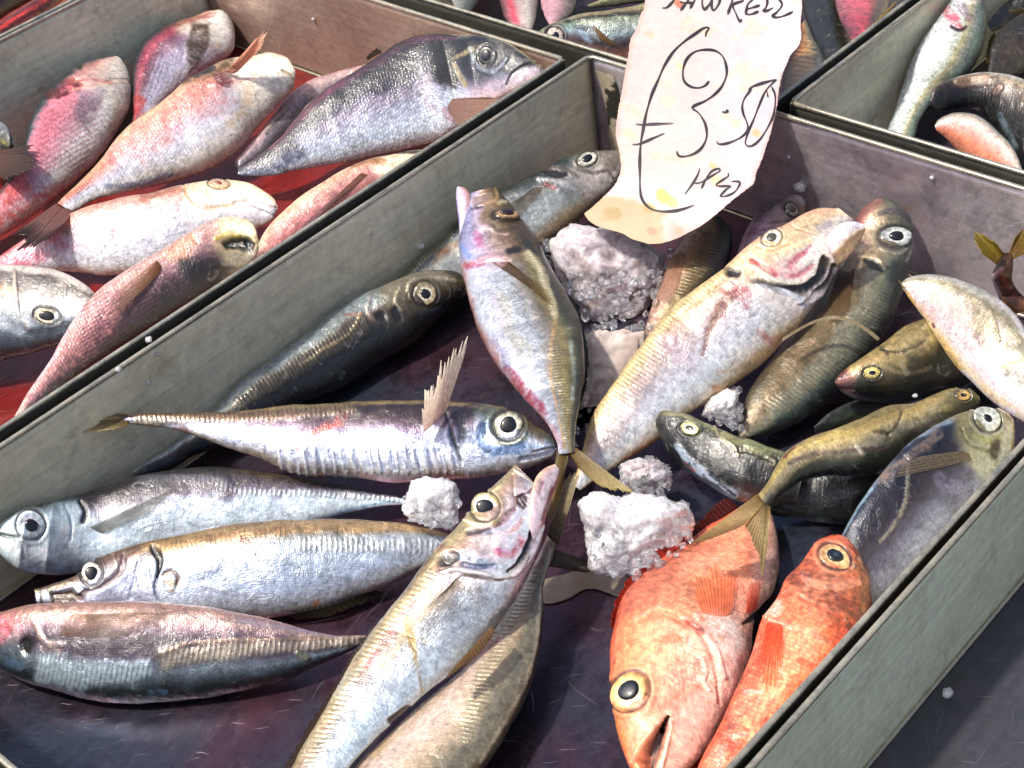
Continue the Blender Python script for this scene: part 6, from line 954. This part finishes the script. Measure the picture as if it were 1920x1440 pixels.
for (x, y, r_, c_, a_) in [(1184, 258, 12, '#d8b488', .6), (1230, 290, 9, '#e0b490', .6), (1226, 296, 7, '#dca888', .6), (1246, 278, 12, '#e4c8a0', .6), (1336, 312, 7, '#dc9c68', .8), (1342, 338, 9, '#dcac80', .7), (1418, 252, 10, '#dc8c5c', .7), (1240, 365, 16, '#c89c48', .8), (1255, 375, 12, '#c8a058', .7), (1395, 140, 14, '#e0b890', .6), (1253, 192, 12, '#e8b490', .5), (1218, 65, 9, '#dc9878', .6), (1270, 5, 8, '#b05038', .8), (1220, 430, 10, '#a87058', .6), (1270, 428, 9, '#d08870', .7), (1275, 125, 8, '#dcb47c', .6), (1378, 230, 10, '#dcbc88', .6), (1215, 388, 10, '#a8843c', .6), (1150, 400, 16, '#8c7440', .5)]:
    d_, _ = segd(GP, [(x, y), (x+4, y+3)]); cst(1-sm(d_*(1+.5*nzc), r_*.5, r_), c_, a_)
base = base*(1+.02*fz[:, None]+.035*nzc[:, None])
PAPER = attr_material('stained_card', .5, .35, 0, .15, 160, .14)
card = empty('price_card', CP0, label='tall stained paper price card with handwritten black price, leaning on the back wall', cat='price card')
cb = mesh('card_sheet', Qc, gridf(nC, mC), PAPER, base, parent=card); md = cb.modifiers.new('t', 'SOLIDIFY'); md.thickness = .0008; md.offset = 0
INK, nti, bi, _L = mat('black_marker_ink'); bi.inputs['Base Color'].default_value = (.012, .010, .016, 1); bi.inputs['Roughness'].default_value = .35
def writing(name, strokes):
    V = []; Fc = []
    for (pts, wd) in strokes:
        n_ = max(6, int(6*len(pts))); P = spl(pts, n_) if len(pts) > 2 else np.linspace(pts[0], pts[1], n_)
        T_ = np.gradient(P, axis=0); T_ /= np.linalg.norm(T_, axis=1)[:, None]; Nn = np.stack([-T_[:, 1], T_[:, 0]], 1)
        ww = np.array([wd*(.75+.25*math.sin(i*.35+len(pts)))*min(1, .45+i*.3, .35+(n_-1-i)*.25) for i in range(n_)])[:, None]*.5
        k0 = len(V); A_ = on_card(P+Nn*ww, .0010); B_ = on_card(P-Nn*ww, .0010); M_ = on_card(P, .0011)
        for a_, m_, b_ in zip(A_, M_, B_): V += [a_, m_, b_]
        for i in range(n_-1):
            q = k0+3*i; Fc += [[q, q+1, q+4, q+3], [q+1, q+2, q+5, q+4]]
    mesh(name, np.array(V), Fc, INK, parent=card)
def s1(P, w_=6): return ([(1080+x/4.3636, y/4.3636) for x, y in P], w_)
def s2(P, w_=6): return ([(1080+x/4.8, 200+y/4.8) for x, y in P], w_)
writing('price_writing', [s1([(1055, 290), (1062, 250), (1085, 215), (1040, 218), (960, 280), (880, 350), (800, 440), (730, 560), (680, 680), (630, 800), (590, 940), (565, 1060), (540, 1190), (530, 1320), (528, 1440), (528, 1560), (545, 1640), (600, 1700), (680, 1725), (800, 1725), (900, 1705), (970, 1682)], 5.6),
  s1([(500, 1046), (560, 1048), (640, 1038), (805, 1026)], 5), s1([(470, 1210), (530, 1200), (620, 1155), (730, 1103)], 4.5),
  s1([(1088, 662), (1060, 700), (1010, 724), (950, 720), (900, 690), (880, 640), (885, 560), (920, 480), (980, 425), (1060, 405), (1140, 412), (1200, 460), (1228, 540), (1228, 620), (1190, 710), (1130, 780), (1060, 835), (960, 895), (1010, 940), (1055, 1010), (1072, 1090), (1062, 1160), (1020, 1230), (950, 1275), (880, 1290), (840, 1280), (828, 1245)], 5.2),
  s1([(1198, 918), (1220, 924), (1250, 905)], 6), s1([(1155, 1160), (1165, 1185), (1210, 1190), (1290, 1170), (1370, 1130), (1410, 1080), (1405, 1020), (1375, 950), (1362, 880), (1380, 810), (1440, 730)], 4.6), s1([(1410, 738), (1450, 712), (1520, 690), (1640, 660)], 6), s1([(1645, 662), (1590, 710), (1545, 770), (1500, 880), (1460, 990), (1420, 1090), (1392, 1180), (1410, 1215), (1450, 1215), (1510, 1170), (1570, 1080), (1620, 970), (1635, 860), (1630, 780), (1600, 715)], 4.4), s1([(1560, 740), (1570, 780), (1575, 812)], 3)])
writing('title_writing', [s1([(815, -20), (790, 20), (745, 65), (705, 70)], 5), s1([(940, -30), (905, 20), (855, 90)], 5.5), s1([(850, 20), (900, 25), (960, 20)], 5), s1([(985, -30), (960, 20), (930, 70)], 5), s1([(1040, -40), (1030, 20), (1045, 70), (1080, 40), (1110, -10), (1105, 40), (1120, 75), (1160, 30), (1180, -30)], 5), s1([(1285, -50), (1265, 20), (1235, 105)], 5.5), s1([(1240, -40), (1330, -40), (1360, -10), (1280, 25), (1300, 90), (1335, 160), (1350, 140)], 5),
  s1([(1440, -20), (1400, 20), (1380, 105)], 5), s1([(1390, 60), (1440, 45), (1500, 25)], 5), s1([(1385, 100), (1430, 100), (1490, 75)], 5), s1([(1430, -25), (1500, -40)], 5), s1([(1550, -40), (1560, 0), (1545, 50), (1525, 72), (1560, 70), (1610, 45)], 5), s1([(1650, -30), (1680, 20), (1640, 80), (1600, 115), (1640, 125), (1700, 110), (1770, 78)], 5)])
writing('note_writing', [s2([(1118, 565), (1100, 620), (1060, 690), (980, 795)], 4), s2([(1070, 700), (1130, 690), (1200, 650), (1260, 615), (1300, 590), (1290, 570), (1230, 590), (1180, 650), (1130, 750)], 4), s2([(1375, 610), (1375, 640), (1330, 670), (1265, 715), (1300, 730), (1370, 730), (1400, 735), (1360, 760), (1320, 800), (1305, 822), (1360, 820), (1430, 790), (1470, 740), (1480, 700), (1440, 690), (1400, 692)], 4)])

# ------------------------------------------------------------------ ice
ICE, nt_, bb, LL = mat('crushed_ice'); tcx = N(nt_, 'ShaderNodeTexCoord')
i1 = N(nt_, 'ShaderNodeTexNoise', Scale=420.0, Detail=6.0, Roughness=.75, Distortion=.6); LL.new(tcx.outputs['Object'], i1.inputs['Vector'])
i2 = N(nt_, 'ShaderNodeTexVoronoi', Scale=330.0); i2.feature = 'DISTANCE_TO_EDGE'; LL.new(tcx.outputs['Object'], i2.inputs['Vector'])
LL.new(mixc(nt_, ramp(nt_, i1.outputs[0], [(.35, 0.0), (.65, 1.0)]), (.80, .78, .86, 1), (.95, .94, .99, 1)), bb.inputs['Base Color'])
bb.inputs['Roughness'].default_value = .16; bb.inputs['Subsurface Weight'].default_value = 1.0; bb.inputs['Subsurface Scale'].default_value = .010; bb.inputs['Coat Weight'].default_value = .8; bb.inputs['Subsurface Radius'].default_value = (1, 1, 1); bb.inputs['IOR'].default_value = 1.31
LL.new(ramp(nt_, i1.outputs[0], [(.30, .7), (.50, .4), (.72, .1)]), bb.inputs['Transmission Weight'])
hh = mth(nt_, 'ADD', i1.outputs[0], mth(nt_, 'MULTIPLY', ramp(nt_, i2.outputs[0], [(0, 0.0), (.12, 1.0)]), .35)); bpi = N(nt_, 'ShaderNodeBump', Strength=.5, Distance=.0008); LL.new(hh, bpi.inputs['Height']); LL.new(bpi.outputs[0], bb.inputs['Normal'])
CLEAR, nt3, b3, L3 = mat('clear_melting_ice'); b3.inputs['Base Color'].default_value = (.96, .97, 1, 1); b3.inputs['Roughness'].default_value = .06; b3.inputs['IOR'].default_value = 1.31; b3.inputs['Transmission Weight'].default_value = .92
t3 = N(nt3, 'ShaderNodeTexCoord'); k1 = N(nt3, 'ShaderNodeTexNoise', Scale=300.0, Detail=4.0); L3.new(t3.outputs['Object'], k1.inputs['Vector']); bp3 = N(nt3, 'ShaderNodeBump', Strength=.6, Distance=.0008); L3.new(k1.outputs[0], bp3.inputs['Height']); L3.new(bp3.outputs[0], b3.inputs['Normal'])
import bmesh as _bm
def ico(sub):
    b_ = _bm.new(); _bm.ops.create_icosphere(b_, subdivisions=sub, radius=1); V = np.array([v.co[:] for v in b_.verts]); Fc = np.array([[v.index for v in f.verts] for f in b_.faces]); b_.free(); return V, Fc
ICO4 = ico(4); ICO3 = ico(3); ICO6 = ico(6)
def ice(label, poly, z, hgt, n, seed, core=True, m=None, name='ice_chunk', grain=(5, 12)):
    rnd = random.Random(seed); xs = [p[0] for p in poly]; ys = [p[1] for p in poly]; V = []; Fc = []; off = 0; mpp = .95/F_PX
    cx, cy = sum(xs)/len(xs), sum(ys)/len(ys); A_ = np.array(poly, float)
    ncore = [0]
    def lump(c, r, asp, seedn, base=ICO3, amp=.42):
        nonlocal off
        P = base[0].copy(); d = 1+amp*vn(P, 1.6, seedn)+amp*.55*vn(P, 4.5, seedn+1)+(amp*.3*vn(P, 11, seedn+2) if base is not ICO3 else 0)
        P = P*d[:, None]*np.array(asp)*r; rot = np.array(Matrix.Rotation(rnd.uniform(0, 6.28), 3, Vector((rnd.random(), rnd.random(), rnd.random()+.1)).normalized())); P = P@rot.T if base is ICO3 else P
        P = P+c; P[:, 2] = np.maximum(P[:, 2], FLOOR+.0006); V.append(P); Fc.append(base[1]+off); off += len(P)
    if core:
        c = pt((cx, cy), z); X = []
        P = ICO6[0].copy(); rr_ = []
        for a_ in np.linspace(0, 2*math.pi, 73):        # outline radius of the chunk on its own level
            d_ = np.array([math.cos(a_), math.sin(a_)]); lo, hi = 0.0, 900.0
            for _ in range(18):
                md_ = (lo+hi)/2
                if inpoly(np.array([[cx+d_[0]*md_, cy+d_[1]*md_]]), poly)[0]: lo = md_
                else: hi = md_
            rr_.append(lo)
        ang = np.arctan2(P[:, 1], P[:, 0]) % (2*math.pi); R_ = np.interp(ang, np.linspace(0, 2*math.pi, 73), rr_)
        ex = np.array(pt((cx+1, cy), z))-c; rt = AT@np.array([1., 0, 0]); upv = AT@np.array([0., 1., 0]); 
        q = P[:, :2]*(R_[:, None])*mpp*1.0; lowf = 1+.10*vn(P, 3, seed)+.06*vn(P, 9, seed+3)+.02*vn(P, 22, seed+4)
        W = c+(rt*q[:, :1]-upv*q[:, 1:2])*lowf[:, None]+(-FWD)*(P[:, 2:3]*hgt)*(1+.35*vn(P, 3, seed+7)+.14*vn(P, 8, seed+8)+.06*vn(P, 20, seed+9))[:, None]
        W[:, 2] = np.maximum(W[:, 2], FLOOR+.0006); V.append(W); Fc.append(ICO6[1]+off); off += len(W); ncore[0] = len(ICO6[1])
    for i in range(n):
        for _ in range(50):
            p = (rnd.uniform(min(xs), max(xs)), rnd.uniform(min(ys), max(ys)))
            if inpoly(np.array([p]), poly)[0]: break
        r = rnd.uniform(*grain); c = pt(p, z)-FWD*hgt*rnd.uniform(.55, 1.0)*(1-.5*np.hypot((p[0]-cx)/(max(xs)-cx), (p[1]-cy)/(max(ys)-cy)))
        lump(c, r*mpp, (rnd.uniform(.8, 1.5), rnd.uniform(.7, 1.2), rnd.uniform(.6, 1)), seed*31+i)
    o = mesh(name, np.vstack(V), np.vstack(Fc), m or ICE, label=label, cat='ice', group='lumps of crushed ice'); o.data.materials.append(CLEAR)
    mi = np.zeros(len(o.data.polygons), np.int32); mi[ncore[0]:] = 1; mi[ncore[0]:][::3] = 1; o.data.polygons.foreach_set('material_index', mi); return o
WETICE, nt2, b2, L2 = mat('dirty_ice'); t2 = N(nt2, 'ShaderNodeTexCoord'); j1 = N(nt2, 'ShaderNodeTexNoise', Scale=70.0, Detail=6.0, Roughness=.6); L2.new(t2.outputs['Object'], j1.inputs['Vector']); j2 = N(nt2, 'ShaderNodeTexNoise', Scale=420.0, Detail=6.0, Roughness=.7, Distortion=.8); L2.new(t2.outputs['Object'], j2.inputs['Vector'])
L2.new(mixc(nt2, ramp(nt2, j1.outputs[0], [(.38, 0.0), (.60, 1.0)]), (.40, .32, .32, 1), (.74, .68, .74, 1)), b2.inputs['Base Color']); b2.inputs['Roughness'].default_value = .16; b2.inputs['IOR'].default_value = 1.31; b2.inputs['Subsurface Weight'].default_value = 1.0; b2.inputs['Subsurface Scale'].default_value = .009; b2.inputs['Subsurface Radius'].default_value = (1, .9, .95); b2.inputs['Coat Weight'].default_value = .8
L2.new(ramp(nt2, j2.outputs[0], [(.3, .5), (.7, .05)]), b2.inputs['Transmission Weight']); bp2 = N(nt2, 'ShaderNodeBump', Strength=.6, Distance=.0010); L2.new(j2.outputs[0], bp2.inputs['Height']); L2.new(bp2.outputs[0], b2.inputs['Normal'])
ice('wide bank of greyish pink crushed ice just below the price card', [(1010, 440), (1060, 405), (1130, 410), (1190, 430), (1235, 455), (1268, 470), (1258, 540), (1230, 600), (1190, 648), (1110, 650), (1060, 580), (1020, 500)], -.077, .013, 150, 3, m=WETICE, grain=(4, 13))
ice('biggest bright white lump of ice, above the first red fish', [(1092, 935), (1120, 925), (1160, 934), (1200, 928), (1240, 930), (1285, 945), (1300, 985), (1285, 1020), (1250, 1050), (1215, 1075), (1180, 1078), (1140, 1070), (1110, 1060), (1102, 1010), (1095, 970)], -.058, .020, 80, 5, grain=(4, 10))
ice('small white lump of ice on the tail of the blue white mackerel', [(775, 902), (800, 893), (830, 898), (856, 905), (862, 940), (860, 975), (845, 992), (815, 985), (785, 982), (758, 965), (755, 940)], -.052, .012, 40, 7, grain=(4, 9))
ice('clear grey lump of ice just above the biggest white one', [(1165, 870), (1195, 858), (1235, 862), (1258, 880), (1258, 905), (1235, 925), (1200, 930), (1170, 920), (1160, 895)], -.068, .012, 80, 9, m=WETICE, grain=(4, 10))
ice('narrow clear ice shard between the large pale fish and the black green one', [(1330, 745), (1360, 725), (1384, 730), (1388, 770), (1390, 805), (1365, 800), (1340, 790), (1312, 780)], -.072, .010, 60, 11, grain=(4, 9))
SLUSH, nt4, b4, L4 = mat('pale_slush'); t4 = N(nt4, 'ShaderNodeTexCoord'); q1 = N(nt4, 'ShaderNodeTexNoise', Scale=55.0, Detail=8.0, Roughness=.7); L4.new(t4.outputs['Object'], q1.inputs['Vector'])
L4.new(mixc(nt4, ramp(nt4, q1.outputs[0], [(.35, 0.0), (.65, 1.0)]), (.36, .28, .24, 1), (.62, .54, .50, 1)), b4.inputs['Base Color']); b4.inputs['Roughness'].default_value = .22; b4.inputs['Coat Weight'].default_value = .6
bq = N(nt4, 'ShaderNodeBump', Strength=.6, Distance=.001); L4.new(q1.outputs[0], bq.inputs['Height']); L4.new(bq.outputs[0], b4.inputs['Normal'])
SLU = steel_material('frozen_slush', (.60, .50, .44), (.44, .34, .28), .5, .05, .3, (.50, .44, .42), .6, 30.0)
PUD = steel_material('pale_melt_film', (.20, .15, .09), (.30, .28, .28), .4, .1, .14, (.24, .22, .22), .15)
def slab(label, poly, z, th, seed, name='ice_slab', cat='ice'):
    P = spl(list(poly)+[poly[0]], 120)[:-1]; rnd = random.Random(seed); C_ = P.mean(0); rings = 14; V = []
    for k in range(rings+1):
        f = k/rings
        for i, p in enumerate(P):
            q = C_+(p-C_)*f; zz = z+th*math.sqrt(max(0, 1-f**6)); V.append(pt(q, zz))
    V = np.array(V); V[:, 2] += .0006*vn(V, 80, seed)*(V[:, 2] > z+.0005); V[-120:, 2] = z
    return mesh(name, V, gridf(rings+1, 120, True), SLU if 'slush' in name else PUD, label=label, cat=cat)
ice('flat pale spread of melting slush below the greyish pink ice bank', [(1070, 620), (1130, 600), (1220, 610), (1215, 680), (1180, 740), (1150, 800), (1120, 870), (1085, 890), (1060, 850), (1075, 760), (1080, 690)], FLOOR+.004, .005, 60, 13, m=SLUSH, name='slush_sheet', grain=(3, 8))
slab('thin pale puddle of meltwater on the tray base below the biggest ice lump', [(1010, 1090), (1050, 1078), (1100, 1068), (1150, 1070), (1185, 1090), (1170, 1120), (1140, 1110), (1100, 1105), (1060, 1125), (1020, 1130)], FLOOR+.0006, .0008, 2, 'melt_puddle', 'puddle')
# loose ice crumbs and drops on the steel
def on_wall(p, y): r_ = ray(p); return CAM+r_*((y-CAM[1])/r_[1])
def on_xw(p, x): r_ = ray(p); return CAM+r_*((x-CAM[0])/r_[0])
def crumb(label, c, r, seed, m=None):
    P = ICO3[0]; P = P*(1+.3*vn(P, 2, seed)+.15*vn(P, 6, seed+1))[:, None]*r*.314e-3*np.array([1, 1, .8]); mesh('ice_crumb', P+np.array(c), ICO3[1], m or ICE, label=label, cat='ice', group='loose ice crumbs')
crumb('white ice crumb stuck on the left wall above the dark backed mackerel', on_wall((789, 461), .2185), 10, 1)
crumb('round ice bead lying on the rim between the left and middle trays', pt((279, 637), .002), 7, 2)
crumb('ice crumb on the empty tray wall beside its bottom seam', pt((1777, 1299), -.092), 9, 3)
crumb('rust ringed white crumb on the back wall right of the price card', on_xw((1500, 350), .332), 14, 4)
crumb('tiny clear drop on the back wall just right of the card edge', on_xw((1479, 294), .333), 6, 5)
crumb('tiny white crumb on the back wall by the right tray corner', on_xw((1747, 333), .333), 5, 6)
crumb('small white crumb on the wall of the left tray far side', on_xw((587, 36), .319), 5, 7)
crumb('water drop on the middle tray wall, nearest the front', on_wall((278, 718), .2185), 6, 8)
crumb('water drop on the middle tray wall, third along from the left corner', on_wall((294, 664), .2185), 5, 9)
crumb('water drop on the rim just right of the bead', pt((222, 692), .001), 6, 10)
crumb('small white crumb beside the golden backed fish', pt((1716, 742), -.058), 5, 11)
# stained weld seam in the far left corner of the middle tray
Pw = spl([(1120, 130), (1135, 175), (1143, 225), (1150, 280)], 60); V = []
for i, p in enumerate(Pw):
    for j in range(9):
        q = on_xw((p[0]+(j-1)*4.0+1.2*math.sin(i*.23), p[1]+j*1.2), .3335); V.append(q-np.array([.0012*math.sin(math.pi*j/8), 0, 0]))
V = np.array(V); cw = np.where((vn(V, 70, 3)+vn(V, 220, 4)*.5 > .0)[:, None], hexc('#a89c88'), hexc('#2c2c26'))
mesh('weld_seam', V, gridf(60, 9), attr_material('rough_weld', .5, .3, .1, .6, 500), cw, parent=T1)
